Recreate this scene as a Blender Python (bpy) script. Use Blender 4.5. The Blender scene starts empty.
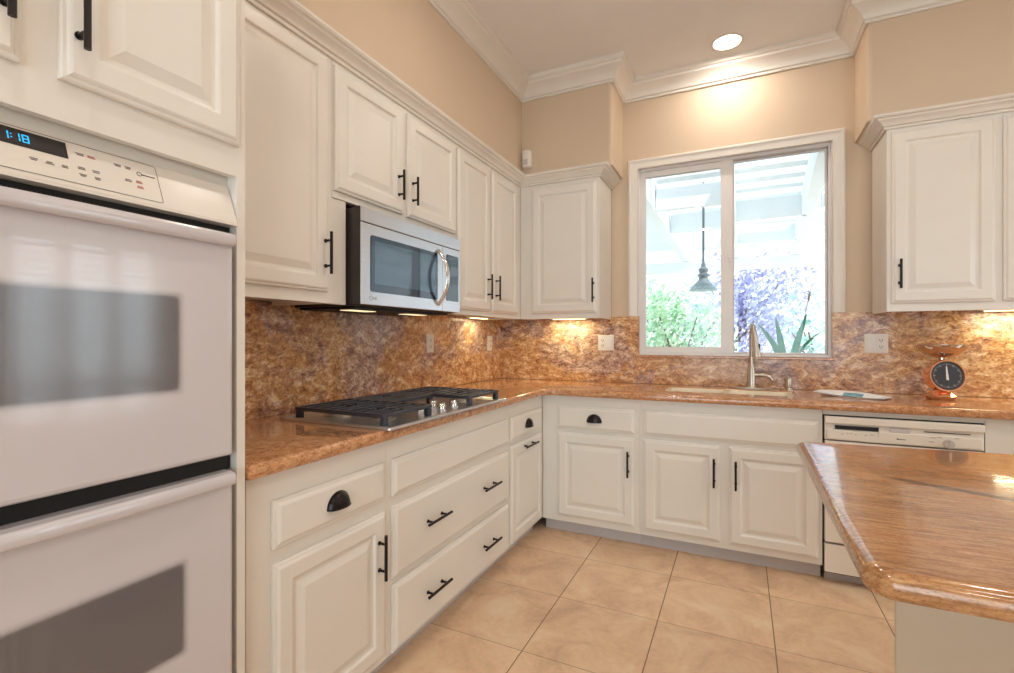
import bpy, bmesh, math, random
from mathutils import Vector, Matrix

random.seed(7)
S = bpy.context.scene
COL = S.collection
PI = math.pi
D = 3.526            # back wall plane (y); left wall is x = 0, camera stands at y = 0
CEIL = 3.05
TOP = 0.918          # worktop height

# ------------------------------------------------------------------ camera
cam_data = bpy.data.cameras.new('camera')
cam = bpy.data.objects.new('camera', cam_data)
COL.objects.link(cam)
cam_data.sensor_width = 36.0
cam_data.lens = 36.0 * 485.9 / 1014.0
cam_data.shift_y = 1.2 / 1014.0
cam_data.clip_start = 0.02
cam.location = (1.76, 0.0, 1.24)
cam.rotation_euler = (PI / 2, 0, math.radians(25.667))
S.camera = cam

# ------------------------------------------------------------------ world, daylight, exposure
S.view_settings.view_transform = 'Standard'
S.view_settings.look = 'None'
S.view_settings.exposure = 0.27
S.view_settings.gamma = 1.0
S.view_settings.use_curve_mapping = False
S.cycles.max_bounces = 8
S.cycles.diffuse_bounces = 4
S.cycles.glossy_bounces = 4
S.cycles.transparent_max_bounces = 12
S.cycles.caustics_reflective = False
S.cycles.caustics_refractive = False
S.cycles.sample_clamp_indirect = 4.0

world = bpy.data.worlds.new('sky')
S.world = world
world.use_nodes = True
wn = world.node_tree.nodes
wn['Background'].inputs['Color'].default_value = (0.80, 0.92, 1.0, 1)
wn['Background'].inputs['Strength'].default_value = 1.75


def area_light(name, loc, rot, sx, sy, power, color, shape='RECTANGLE', spread=None, parent=None):
    d = bpy.data.lights.new(name, 'AREA')
    d.shape = shape
    d.size = sx
    if shape in ('RECTANGLE', 'ELLIPSE'):
        d.size_y = sy
    d.energy = power
    d.color = color
    if spread is not None:
        d.spread = spread
    o = bpy.data.objects.new(name, d)
    COL.objects.link(o)
    if parent is not None:
        o.parent = parent
    o.location = loc
    o.rotation_euler = rot
    return o


# daylight entering by the right wall window; the rear lamp is added unseen fill
area_light('daylight_right', (4.78, 2.25, 1.45), (0, PI / 2, 0), 1.25, 1.25, 40, (0.74, 0.90, 1.0))
area_light('rear_fill', (2.3, -2.70, 1.20), (PI / 2 + 0.16, 0, 0), 3.0, 2.1, 52, (0.73, 0.90, 1.0))
sun_d = bpy.data.lights.new('sun', 'SUN')
sun_d.energy = 3.2
sun_d.angle = 0.02
sun_d.color = (1.0, 0.97, 0.92)
sun = bpy.data.objects.new('sun', sun_d)
COL.objects.link(sun)
sun.rotation_euler = (math.radians(38), 0, math.radians(62))

LAMP_W = 4.0
UNDER_W = 1.6


# ------------------------------------------------------------------ materials
def lin(c):
    return tuple(((v / 255.0) / 12.92 if v / 255.0 <= 0.04045 else ((v / 255.0 + 0.055) / 1.055) ** 2.4) for v in c) + (1.0,)


def new_mat(name):
    m = bpy.data.materials.new(name)
    m.use_nodes = True
    return m, m.node_tree, m.node_tree.nodes['Principled BSDF']


def node(nt, t, **kw):
    n = nt.nodes.new(t)
    for k, v in kw.items():
        if k in n.inputs:
            n.inputs[k].default_value = v
        else:
            setattr(n, k, v)
    return n


def ramp(nt, src, stops):
    r = nt.nodes.new('ShaderNodeValToRGB')
    e = r.color_ramp.elements
    while len(e) > 1:
        e.remove(e[-1])
    e[0].position, e[0].color = stops[0][0], stops[0][1]
    for p, c in stops[1:]:
        x = e.new(p)
        x.color = c
    nt.links.new(src, r.inputs['Fac'])
    return r.outputs['Color']


def coords(nt, scale=(1, 1, 1), rot=(0, 0, 0), loc=(0, 0, 0)):
    tc = nt.nodes.new('ShaderNodeTexCoord')
    mp = nt.nodes.new('ShaderNodeMapping')
    mp.inputs['Scale'].default_value = scale
    mp.inputs['Rotation'].default_value = rot
    mp.inputs['Location'].default_value = loc
    nt.links.new(tc.outputs['Object'], mp.inputs['Vector'])
    return mp.outputs['Vector']


def noise(nt, vec, scale, detail=4.0, rough=0.55, dist=0.0):
    n = nt.nodes.new('ShaderNodeTexNoise')
    n.inputs['Scale'].default_value = scale
    n.inputs['Detail'].default_value = detail
    n.inputs['Roughness'].default_value = rough
    n.inputs['Distortion'].default_value = dist
    nt.links.new(vec, n.inputs['Vector'])
    return n.outputs['Fac']


def mixc(nt, fac, a, b, mode='MIX'):
    m = nt.nodes.new('ShaderNodeMix')
    m.data_type = 'RGBA'
    m.blend_type = mode
    for sock, v in ((m.inputs[0], fac), (m.inputs[6], a), (m.inputs[7], b)):
        if hasattr(v, 'links'):
            nt.links.new(v, sock)
        else:
            sock.default_value = v
    return m.outputs[2]


def math_(nt, op, a, b=None, c=None):
    m = nt.nodes.new('ShaderNodeMath')
    m.operation = op
    for i, v in enumerate((a, b, c)):
        if v is None:
            continue
        if hasattr(v, 'links'):
            nt.links.new(v, m.inputs[i])
        else:
            m.inputs[i].default_value = v
    return m.outputs[0]


def bump(nt, bsdf, src, strength, dist=0.002):
    b = nt.nodes.new('ShaderNodeBump')
    b.inputs['Strength'].default_value = strength
    b.inputs['Distance'].default_value = dist
    nt.links.new(src, b.inputs['Height'])
    nt.links.new(b.outputs['Normal'], bsdf.inputs['Normal'])


def plain(name, rgb, rough=0.4, metal=0.0, coat=0.0, vary=0.03, scale=6.0, bmp=0.0, bscale=180.0):
    m, nt, p = new_mat(name)
    c = lin(rgb)
    v = coords(nt)
    n = noise(nt, v, scale, 3.0)
    lo = tuple(max(0, x * (1 - vary)) for x in c[:3]) + (1,)
    hi = tuple(min(1, x * (1 + vary)) for x in c[:3]) + (1,)
    nt.links.new(ramp(nt, n, [(0.3, lo), (0.7, hi)]), p.inputs['Base Color'])
    p.inputs['Roughness'].default_value = rough
    p.inputs['Metallic'].default_value = metal
    p.inputs['Coat Weight'].default_value = coat
    p.inputs['Coat Roughness'].default_value = 0.04
    if bmp:
        bump(nt, p, noise(nt, v, bscale, 3.0), bmp)
    return m


M = {}
M['paint'] = plain('ivory_cabinet_paint', (232, 225, 215), 0.34, vary=0.02, scale=3.0, bmp=0.03, bscale=60)
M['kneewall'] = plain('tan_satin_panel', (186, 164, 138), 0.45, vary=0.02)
M['trim'] = plain('white_trim_paint', (234, 226, 215), 0.38, vary=0.02)
M['wall'] = plain('tan_wall_paint', (217, 194, 168), 0.75, vary=0.02, scale=2.0, bmp=0.25, bscale=120)
M['ceiling'] = plain('pale_ceiling_paint', (240, 236, 232), 0.85, vary=0.015, bmp=0.2, bscale=120)
M['vinyl'] = plain('white_vinyl', (236, 230, 226), 0.35, vary=0.01)
M['enamel'] = plain('white_oven_enamel', (208, 201, 202), 0.18, coat=0.4, vary=0.01)
M['fascia'] = plain('white_oven_fascia', (232, 222, 210), 0.22, coat=0.3, vary=0.01)
M['dwwhite'] = plain('white_dishwasher_enamel', (238, 229, 217), 0.25, coat=0.3, vary=0.01)
M['bronze'] = plain('dark_bronze', (40, 33, 32), 0.28, metal=0.6, vary=0.1)
M['black'] = plain('black_plastic', (26, 24, 25), 0.35, vary=0.05)
M['case'] = plain('dark_brown_case', (52, 43, 39), 0.5, vary=0.08)
M['gap'] = plain('dark_recess', (12, 11, 11), 0.6, vary=0.05)
M['iron'] = plain('black_cast_iron', (56, 56, 64), 0.36, vary=0.15, scale=90, bmp=0.15, bscale=400)
M['burner'] = plain('aluminium_burner', (190, 180, 166), 0.35, metal=0.8, vary=0.1)
M['chrome'] = plain('polished_chrome', (226, 224, 222), 0.12, metal=1.0, vary=0.02)
M['copper'] = plain('polished_copper', (250, 198, 168), 0.16, metal=1.0, vary=0.05)
M['copperdark'] = plain('mirror_copper_bowl', (216, 196, 180), 0.05, metal=1.0, vary=0.05)
M['dial'] = plain('charcoal_dial', (52, 54, 60), 0.35, vary=0.05)
M['white'] = plain('white_plastic', (236, 228, 218), 0.4, vary=0.01)
M['offwhite'] = plain('cream_sink_enamel', (240, 228, 202), 0.2, vary=0.02)
M['slot'] = plain('dark_slot', (70, 62, 56), 0.6)
M['inkgrey'] = plain('grey_ink', (140, 128, 120), 0.6)
M['inkred'] = plain('red_ink', (196, 120, 105), 0.6)
M['inkdark'] = plain('dark_ink', (84, 76, 74), 0.6)
M['paper'] = plain('white_paper', (252, 250, 248), 0.45, vary=0.01)
M['inkblue'] = plain('blue_print', (120, 166, 184), 0.5, vary=0.35, scale=60)
M['kick'] = plain('pale_grey_kick', (202, 194, 192), 0.5, vary=0.03)
M['patio'] = plain('white_patio_timber', (238, 244, 247), 0.6, vary=0.02)
M['pendant'] = plain('blue_grey_metal', (112, 130, 138), 0.45, vary=0.05)
M['concrete'] = plain('pale_patio_concrete', (225, 220, 212), 0.8, vary=0.06)
M['stucco'] = plain('pale_stucco', (240, 238, 232), 0.85, vary=0.03)
M['bark'] = plain('tree_bark', (120, 98, 84), 0.85, vary=0.2, scale=20)
M['agave'] = plain('agave_leaf', (70, 146, 110), 0.4, vary=0.18, scale=14)
M['pot'] = plain('terracotta', (176, 122, 96), 0.7, vary=0.1)
M['stalk'] = plain('dry_flower_stalk', (188, 178, 170), 0.7, vary=0.1)
M['pink'] = plain('pink_petals', (236, 170, 196), 0.5, vary=0.1)
M['shutter'] = plain('white_shutter', (232, 230, 226), 0.4)


def leaf_mat(name, stops):
    m, nt, p = new_mat(name)
    v = coords(nt)
    n = noise(nt, v, 5.0, 5.0, 0.7)
    nt.links.new(ramp(nt, n, stops), p.inputs['Base Color'])
    p.inputs['Roughness'].default_value = 0.5
    return m


M['leaf_green'] = leaf_mat('pale_green_leaves', [(0.3, lin((128, 190, 150))), (0.45, lin((190, 232, 196))), (0.6, lin((244, 252, 232)))])
M['leaf_purple'] = leaf_mat('purple_plum_leaves', [(0.3, lin((150, 152, 206))), (0.5, lin((194, 194, 232))), (0.65, lin((232, 228, 246)))])
M['leaf_teal'] = leaf_mat('blue_green_leaves', [(0.3, lin((132, 196, 190))), (0.5, lin((190, 226, 222))), (0.7, lin((236, 246, 244)))])


def brushed(name, rgb, axis_scale, rough=0.3):
    m, nt, p = new_mat(name)
    v = coords(nt, axis_scale)
    n = noise(nt, v, 1.0, 4.0)
    c = lin(rgb)
    nt.links.new(ramp(nt, n, [(0.3, tuple(x * 0.9 for x in c[:3]) + (1,)), (0.7, c)]), p.inputs['Base Color'])
    p.inputs['Metallic'].default_value = 0.9
    p.inputs['Roughness'].default_value = rough
    bump(nt, p, n, 0.04, 0.001)
    return m


M['steel'] = brushed('brushed_stainless', (214, 214, 218), (300, 6, 300), 0.28)
M['nickel'] = brushed('brushed_nickel', (206, 194, 182), (60, 60, 200), 0.32)


def emit(name, rgb, strength):
    m, nt, p = new_mat(name)
    p.inputs['Base Color'].default_value = (0, 0, 0, 1) if strength < 3 else lin(rgb)
    p.inputs['Emission Color'].default_value = lin(rgb)
    p.inputs['Emission Strength'].default_value = strength
    return m


M['lens'] = emit('lamp_lens', (255, 236, 205), 9.0)
M['under'] = emit('under_lens', (255, 234, 170), 4.0)
M['mwlamp'] = emit('microwave_lamp_lens', (255, 226, 176), 1.1)
M['led'] = emit('cyan_led', (40, 170, 230), 1.3)

# dark glossy glass of the microwave / displays
def dark_glass(name, rgb, rough=0.03):
    m, nt, p = new_mat(name)
    n = noise(nt, coords(nt), 3.0, 2.0)
    c = lin(rgb)
    nt.links.new(ramp(nt, n, [(0.3, c), (0.7, tuple(x * 1.15 for x in c[:3]) + (1,))]), p.inputs['Base Color'])
    p.inputs['Roughness'].default_value = rough
    p.inputs['Coat Weight'].default_value = 0.25
    p.inputs['Coat Roughness'].default_value = 0.02
    p.inputs['Specular IOR Level'].default_value = 0.6
    return m


M['mwglass'] = dark_glass('microwave_glass', (34, 50, 66))
M['mwpane'] = dark_glass('microwave_inner_glass', (70, 96, 116))
M['display'] = dark_glass('display_glass', (40, 36, 36))

# clear window glass: transparent with a fresnel reflection
m, nt, p = new_mat('clear_glass')
tr = node(nt, 'ShaderNodeBsdfTransparent')
tr.inputs['Color'].default_value = (0.97, 0.985, 0.99, 1)
gl = node(nt, 'ShaderNodeBsdfGlossy')
gl.inputs['Roughness'].default_value = 0.01
fr = node(nt, 'ShaderNodeFresnel')
fr.inputs['IOR'].default_value = 1.45
mx = node(nt, 'ShaderNodeMixShader')
nt.links.new(fr.outputs[0], mx.inputs[0])
nt.links.new(tr.outputs[0], mx.inputs[1])
nt.links.new(gl.outputs[0], mx.inputs[2])
nt.links.new(mx.outputs[0], nt.nodes['Material Output'].inputs['Surface'])
M['glass'] = m


# oven door window: dot screen behind glossy white glass, soft edges (object coords are y, z from the window centre)
def oven_window(name, hy, hz):
    m, nt, p = new_mat(name)
    tc = nt.nodes.new('ShaderNodeTexCoord')
    sx = nt.nodes.new('ShaderNodeSeparateXYZ')
    nt.links.new(tc.outputs['Object'], sx.inputs[0])
    y, z = sx.outputs['Y'], sx.outputs['Z']
    k = 2 * PI / 0.0019
    a = math_(nt, 'SINE', math_(nt, 'MULTIPLY', math_(nt, 'ADD', y, z), k * 0.7071))
    b = math_(nt, 'SINE', math_(nt, 'MULTIPLY', math_(nt, 'SUBTRACT', y, z), k * 0.7071))
    dots = math_(nt, 'MULTIPLY', a, b)
    # 0 at the edge, 1 inside
    ey = math_(nt, 'SUBTRACT', hy, math_(nt, 'ABSOLUTE', y))
    ez = math_(nt, 'SUBTRACT', hz, math_(nt, 'ABSOLUTE', z))
    e = math_(nt, 'SMOOTH_MIN', ey, ez, 0.02)
    edge = math_(nt, 'MULTIPLY', e, 60.0)
    ec = nt.nodes.new('ShaderNodeClamp')
    nt.links.new(edge, ec.inputs['Value'])
    thr = math_(nt, 'SUBTRACT', math_(nt, 'MULTIPLY', ec.outputs[0], 1.5), 1.02)
    isdark = math_(nt, 'LESS_THAN', dots, thr)
    col = mixc(nt, isdark, lin((206, 199, 200)), lin((58, 53, 55)))
    nt.links.new(col, p.inputs['Base Color'])
    p.inputs['Roughness'].default_value = 0.12
    p.inputs['Coat Weight'].default_value = 0.5
    p.inputs['Coat Roughness'].default_value = 0.10
    p.inputs['Coat IOR'].default_value = 1.5
    return m


def warped(nt, scale, wscale, wamt, rot=(0, 0, 0)):
    """object coordinates pushed about by a low-frequency noise, then stretched"""
    tc = nt.nodes.new('ShaderNodeTexCoord')
    n = nt.nodes.new('ShaderNodeTexNoise')
    n.inputs['Scale'].default_value = wscale
    n.inputs['Detail'].default_value = 3.0
    nt.links.new(tc.outputs['Object'], n.inputs['Vector'])
    sub = nt.nodes.new('ShaderNodeVectorMath')
    sub.operation = 'SUBTRACT'
    nt.links.new(n.outputs['Color'], sub.inputs[0])
    sub.inputs[1].default_value = (0.5, 0.5, 0.5)
    sc = nt.nodes.new('ShaderNodeVectorMath')
    sc.operation = 'SCALE'
    nt.links.new(sub.outputs[0], sc.inputs[0])
    sc.inputs['Scale'].default_value = wamt
    ad = nt.nodes.new('ShaderNodeVectorMath')
    nt.links.new(tc.outputs['Object'], ad.inputs[0])
    nt.links.new(sc.outputs[0], ad.inputs[1])
    mp = nt.nodes.new('ShaderNodeMapping')
    mp.inputs['Scale'].default_value = scale
    mp.inputs['Rotation'].default_value = rot
    nt.links.new(ad.outputs[0], mp.inputs['Vector'])
    return mp.outputs[0]


def granite_splash():
    m, nt, p = new_mat('swirled_granite')
    v = coords(nt)
    big = noise(nt, v, 2.2, 5.0, 0.62, 0.8)
    flow = noise(nt, warped(nt, (14, 17, 27), 5.0, 0.12, (0.45, 0, 0)), 1.0, 10.0, 0.78, 0.25)
    fine = noise(nt, warped(nt, (62, 66, 92), 9.0, 0.04, (0.4, 0, 0)), 1.0, 5.0, 0.8)
    warm = ramp(nt, flow, [(0.33, lin((120, 80, 54))), (0.42, lin((182, 128, 86))), (0.51, lin((210, 162, 114))), (0.58, lin((234, 200, 156))), (0.66, lin((250, 234, 208)))])
    cool = ramp(nt, flow, [(0.33, lin((96, 72, 74))), (0.43, lin((154, 120, 112))), (0.52, lin((196, 162, 142))), (0.64, lin((242, 222, 204)))])
    bm_ = ramp(nt, big, [(0.47, (0, 0, 0, 1)), (0.58, (1, 1, 1, 1))])
    base = mixc(nt, bm_, warm, cool)
    spk = ramp(nt, fine, [(0.34, lin((60, 40, 34))), (0.45, (0.42, 0.42, 0.42, 1)), (0.55, (0.55, 0.55, 0.55, 1)), (0.66, lin((250, 236, 214)))])
    base = mixc(nt, 0.9, base, spk, 'OVERLAY')
    nt.links.new(base, p.inputs['Base Color'])
    p.inputs['Roughness'].default_value = 0.2
    p.inputs['Specular IOR Level'].default_value = 0.4
    return m


def granite_top():
    m, nt, p = new_mat('polished_brown_granite')
    mid = noise(nt, warped(nt, (36, 36, 60), 6.0, 0.08), 1.0, 7.0, 0.75, 0.3)
    fine = noise(nt, coords(nt), 190.0, 4.0, 0.75)
    base = ramp(nt, mid, [(0.30, lin((128, 86, 56))), (0.45, lin((188, 132, 90))), (0.57, lin((212, 158, 112))), (0.72, lin((232, 192, 150)))])
    spk = ramp(nt, fine, [(0.36, lin((88, 60, 46))), (0.46, (0.49, 0.49, 0.49, 1)), (0.56, (0.52, 0.52, 0.52, 1)), (0.66, lin((230, 206, 178)))])
    base = mixc(nt, 0.7, base, spk, 'OVERLAY')
    nt.links.new(base, p.inputs['Base Color'])
    p.inputs['Roughness'].default_value = 0.12
    p.inputs['Coat Weight'].default_value = 0.5
    p.inputs['Coat Roughness'].default_value = 0.03
    return m


def granite_island():
    m, nt, p = new_mat('streaked_tan_granite')
    v = coords(nt, (14, 110, 110), (0, 0, 0.06))
    st = noise(nt, v, 1.0, 8.0, 0.8, 0.3)
    v2 = coords(nt, (1.2, 9, 9), (0, 0, 0.06))
    big = noise(nt, v2, 1.0, 4.0, 0.6, 0.6)
    fine = noise(nt, coords(nt), 170.0, 4.0, 0.7)
    base = ramp(nt, st, [(0.30, lin((104, 66, 40))), (0.43, lin((160, 110, 68))), (0.54, lin((188, 138, 92))), (0.68, lin((218, 176, 130)))])
    dk = ramp(nt, big, [(0.3, lin((148, 128, 118))), (0.52, (0.5, 0.5, 0.5, 1)), (0.7, lin((205, 190, 176)))])
    base = mixc(nt, 0.5, base, dk, 'OVERLAY')
    spk = ramp(nt, fine, [(0.34, lin((96, 60, 44))), (0.46, (0.5, 0.5, 0.5, 1)), (0.56, (0.5, 0.5, 0.5, 1)), (0.68, lin((224, 200, 176)))])
    base = mixc(nt, 0.45, base, spk, 'OVERLAY')
    # one thin dark olive vein across the slab
    tc = nt.nodes.new('ShaderNodeTexCoord')
    sx = nt.nodes.new('ShaderNodeSeparateXYZ')
    nt.links.new(tc.outputs['Object'], sx.inputs[0])
    wob = math_(nt, 'MULTIPLY', math_(nt, 'SUBTRACT', noise(nt, coords(nt), 9.0, 5.0), 0.5), 0.05)
    line = math_(nt, 'ADD', math_(nt, 'ADD', sx.outputs['Y'], math_(nt, 'MULTIPLY', sx.outputs['X'], 0.50)), wob)
    d = math_(nt, 'ABSOLUTE', math_(nt, 'SUBTRACT', line, 2.425))
    dm = nt.nodes.new('ShaderNodeMapRange')
    nt.links.new(d, dm.inputs['Value'])
    dm.inputs['From Min'].default_value = 0.003
    dm.inputs['From Max'].default_value = 0.021
    dm.inputs['To Min'].default_value = 0.9
    dm.inputs['To Max'].default_value = 0.0
    xm = nt.nodes.new('ShaderNodeMapRange')
    nt.links.new(sx.outputs['X'], xm.inputs['Value'])
    xm.inputs['From Min'].default_value = 2.04
    xm.inputs['From Max'].default_value = 2.10
    xe = nt.nodes.new('ShaderNodeMapRange')
    nt.links.new(sx.outputs['X'], xe.inputs['Value'])
    xe.inputs['From Min'].default_value = 2.42
    xe.inputs['From Max'].default_value = 2.28
    base = mixc(nt, math_(nt, 'MULTIPLY', math_(nt, 'MULTIPLY', dm.outputs[0], xm.outputs[0]), xe.outputs[0]), base, lin((58, 46, 30)))
    nt.links.new(base, p.inputs['Base Color'])
    p.inputs['Roughness'].default_value = 0.14
    p.inputs['Coat Weight'].default_value = 0.35
    p.inputs['Coat Roughness'].default_value = 0.02
    return m


def floor_tile():
    m, nt, p = new_mat('beige_stone_tile')
    tc = nt.nodes.new('ShaderNodeTexCoord')
    sx = nt.nodes.new('ShaderNodeSeparateXYZ')
    nt.links.new(tc.outputs['Object'], sx.inputs[0])

    def cell(src, origin, period):
        q = math_(nt, 'DIVIDE', math_(nt, 'SUBTRACT', src, origin), period)
        f = math_(nt, 'FRACT', q)
        d = math_(nt, 'MULTIPLY', math_(nt, 'MINIMUM', f, math_(nt, 'SUBTRACT', 1.0, f)), period)
        return d, math_(nt, 'FLOOR', q)
    dx, ix = cell(sx.outputs['X'], 0.98, 0.4525)
    dy, iy = cell(sx.outputs['Y'], 2.205, 0.445)
    v = coords(nt)
    cloud = noise(nt, v, 4.0, 9.0, 0.66, 0.7)
    fine = noise(nt, v, 45.0, 5.0, 0.7)
    base = ramp(nt, cloud, [(0.3, lin((208, 174, 142))), (0.5, lin((234, 200, 166))), (0.68, lin((244, 219, 190)))])
    base = mixc(nt, 0.16, base, ramp(nt, fine, [(0.35, lin((120, 88, 66))), (0.65, lin((226, 200, 172)))]), 'OVERLAY')
    cmb = nt.nodes.new('ShaderNodeCombineXYZ')
    nt.links.new(ix, cmb.inputs[0])
    nt.links.new(iy, cmb.inputs[1])
    wnz = nt.nodes.new('ShaderNodeTexWhiteNoise')
    nt.links.new(cmb.outputs[0], wnz.inputs['Vector'])
    tint = ramp(nt, wnz.outputs['Value'], [(0.0, (0.90, 0.90, 0.90, 1)), (1.0, (1.0, 1.0, 1.0, 1))])
    base = mixc(nt, 1.0, base, tint, 'MULTIPLY')
    gx = math_(nt, 'LESS_THAN', dx, 0.0022)
    gy = math_(nt, 'LESS_THAN', dy, 0.0016)
    g = math_(nt, 'MAXIMUM', gx, math_(nt, 'MULTIPLY', gy, 0.75))
    col = mixc(nt, g, base, lin((126, 92, 64)))
    nt.links.new(col, p.inputs['Base Color'])
    p.inputs['Roughness'].default_value = 0.38
    bump(nt, p, math_(nt, 'SUBTRACT', math_(nt, 'MULTIPLY', fine, 0.15), g), 0.25, 0.002)
    return m


M['splash'] = granite_splash()
M['top'] = granite_top()
M['island'] = granite_island()
M['tile'] = floor_tile()


# ------------------------------------------------------------------ object helpers
def wloc(o):
    v = Vector((0, 0, 0))
    while o is not None:
        v += o.location
        o = o.parent
    return v


def thing(name, label, cat, loc, group=None):
    o = bpy.data.objects.new(name, None)
    COL.objects.link(o)
    o.empty_display_size = 0.1
    o.location = loc
    o['label'] = label
    o['category'] = cat
    if group:
        o['group'] = group
    return o


def tag(o, label, cat, group=None):
    o['label'] = label
    o['category'] = cat
    if group:
        o['group'] = group
    return o


def obj(name, bm, mat, parent=None, label=None, smooth=None, bevel=0.0, seg=2, origin=None):
    """bmesh in world coordinates -> one mesh object (children are stored relative to their thing's base)"""
    bmesh.ops.remove_doubles(bm, verts=bm.verts, dist=1e-6)
    bmesh.ops.recalc_face_normals(bm, faces=bm.faces)
    base = wloc(parent) if parent is not None else Vector((0, 0, 0))
    o_ = Vector(origin) if origin is not None else base
    bmesh.ops.translate(bm, verts=bm.verts, vec=-o_)
    me = bpy.data.meshes.new(name)
    bm.to_mesh(me)
    bm.free()
    o = bpy.data.objects.new(name, me)
    COL.objects.link(o)
    if parent is not None:
        o.parent = parent
    o.location = o_ - base
    me.materials.append(M[mat] if isinstance(mat, str) else mat)
    if smooth is not None:
        for f in me.polygons:
            f.use_smooth = True
        me.set_sharp_from_angle(angle=math.radians(smooth))
    if bevel:
        b = o.modifiers.new('bevel', 'BEVEL')
        b.width = bevel
        b.segments = seg
        b.limit_method = 'ANGLE'
        b.angle_limit = math.radians(40)
    if label:
        o['label'] = label
    return o


def struct(name, bm, mat, parent=None, **kw):
    o = obj(name, bm, mat, parent, **kw)
    if parent is None:
        o['kind'] = 'structure'
    return o


def dup(root, loc, label=None, group=None):
    r = root.copy()
    COL.objects.link(r)
    r.location = loc
    if label:
        r['label'] = label
    if group:
        r['group'] = group
    for ch in list(root.children):
        c = ch.copy()
        COL.objects.link(c)
        c.parent = r
        for g in list(ch.children):
            d = g.copy()
            COL.objects.link(d)
            d.parent = c
    return r


def B():
    return bmesh.new()


def box(bm, x0, x1, y0, y1, z0, z1):
    v = [bm.verts.new((x, y, z)) for x in (x0, x1) for y in (y0, y1) for z in (z0, z1)]
    for f in ((0, 1, 3, 2), (4, 6, 7, 5), (0, 4, 5, 1), (2, 3, 7, 6), (0, 2, 6, 4), (1, 5, 7, 3)):
        bm.faces.new([v[i] for i in f])
    return bm


def cyl(bm, p0, p1, r0, r1=None, n=16, caps=True):
    p0, p1 = Vector(p0), Vector(p1)
    r1 = r0 if r1 is None else r1
    d = (p1 - p0).normalized()
    a = d.orthogonal().normalized()
    b = d.cross(a)
    L = []
    for p, r in ((p0, r0), (p1, r1)):
        L.append([bm.verts.new(p + (a * math.cos(2 * PI * i / n) + b * math.sin(2 * PI * i / n)) * r) for i in range(n)])
    for i in range(n):
        j = (i + 1) % n
        bm.faces.new((L[0][i], L[0][j], L[1][j], L[1][i]))
    if caps:
        bm.faces.new(L[0][::-1])
        bm.faces.new(L[1])
    return bm


def lathe(bm, c, axis, prof, n=32, cap0=True, cap1=True):
    """prof: list of (radius, distance along axis)"""
    c = Vector(c)
    d = Vector(axis).normalized()
    a = d.orthogonal().normalized()
    b = d.cross(a)
    L = []
    for r, h in prof:
        L.append([bm.verts.new(c + d * h + (a * math.cos(2 * PI * i / n) + b * math.sin(2 * PI * i / n)) * max(r, 1e-5)) for i in range(n)])
    for k in range(len(L) - 1):
        for i in range(n):
            j = (i + 1) % n
            bm.faces.new((L[k][i], L[k][j], L[k + 1][j], L[k + 1][i]))
    if cap0:
        bm.faces.new(L[0][::-1])
    if cap1:
        bm.faces.new(L[-1])
    return bm


def tube(bm, pts, r, n=12):
    """round tube along points; r is a number or one radius per point"""
    pts = [Vector(p) for p in pts]
    rr = r if isinstance(r, (list, tuple)) else [r] * len(pts)
    t0 = (pts[1] - pts[0]).normalized()
    a = t0.orthogonal().normalized()
    L = []
    for k, p in enumerate(pts):
        t = (pts[min(k + 1, len(pts) - 1)] - pts[max(k - 1, 0)]).normalized()
        a = (a - t * a.dot(t)).normalized()
        b = t.cross(a)
        L.append([bm.verts.new(p + (a * math.cos(2 * PI * i / n) + b * math.sin(2 * PI * i / n)) * rr[k]) for i in range(n)])
    for k in range(len(L) - 1):
        for i in range(n):
            j = (i + 1) % n
            bm.faces.new((L[k][i], L[k][j], L[k + 1][j], L[k + 1][i]))
    bm.faces.new(L[0][::-1])
    bm.faces.new(L[-1])
    return bm


def sweep(bm, path, prof):
    """path: xy points; prof: closed list of (offset to the right of travel, z); mitred corners"""
    P = [Vector((p[0], p[1])) for p in path]
    L = []
    for i, p in enumerate(P):
        def rn(a, b):
            t = (b - a).normalized()
            return Vector((t.y, -t.x))
        if i == 0:
            m = rn(P[0], P[1])
        elif i == len(P) - 1:
            m = rn(P[-2], P[-1])
        else:
            n1, n2 = rn(P[i - 1], p), rn(p, P[i + 1])
            m = (n1 + n2).normalized()
            m = m / max(0.2, m.dot(n1))
        L.append([bm.verts.new((p.x + m.x * o, p.y + m.y * o, z)) for o, z in prof])
    n = len(prof)
    for k in range(len(L) - 1):
        for i in range(n):
            j = (i + 1) % n
            bm.faces.new((L[k][i], L[k][j], L[k + 1][j], L[k + 1][i]))
    bm.faces.new(L[0][::-1])
    bm.faces.new(L[-1])
    return bm


def prism(bm, poly, z0, z1):
    a = [bm.verts.new((x, y, z0)) for x, y in poly]
    b = [bm.verts.new((x, y, z1)) for x, y in poly]
    n = len(poly)
    for i in range(n):
        j = (i + 1) % n
        bm.faces.new((a[i], a[j], b[j], b[i]))
    bm.faces.new(a[::-1])
    bm.faces.new(b)
    return bm


# frames: u along the run, v up, n out of the face
def FL(x):      # faces +x, u = y
    return lambda u, v, n: Vector((x + n, u, v))


def FB(y):      # faces -y, u = x
    return lambda u, v, n: Vector((u, y - n, v))


def fbox(bm, F, u0, u1, v0, v1, n0, n1):
    v = [bm.verts.new(F(u, w, n)) for u in (u0, u1) for w in (v0, v1) for n in (n0, n1)]
    for f in ((0, 1, 3, 2), (4, 6, 7, 5), (0, 4, 5, 1), (2, 3, 7, 6), (0, 2, 6, 4), (1, 5, 7, 3)):
        bm.faces.new([v[i] for i in f])
    return bm


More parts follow.
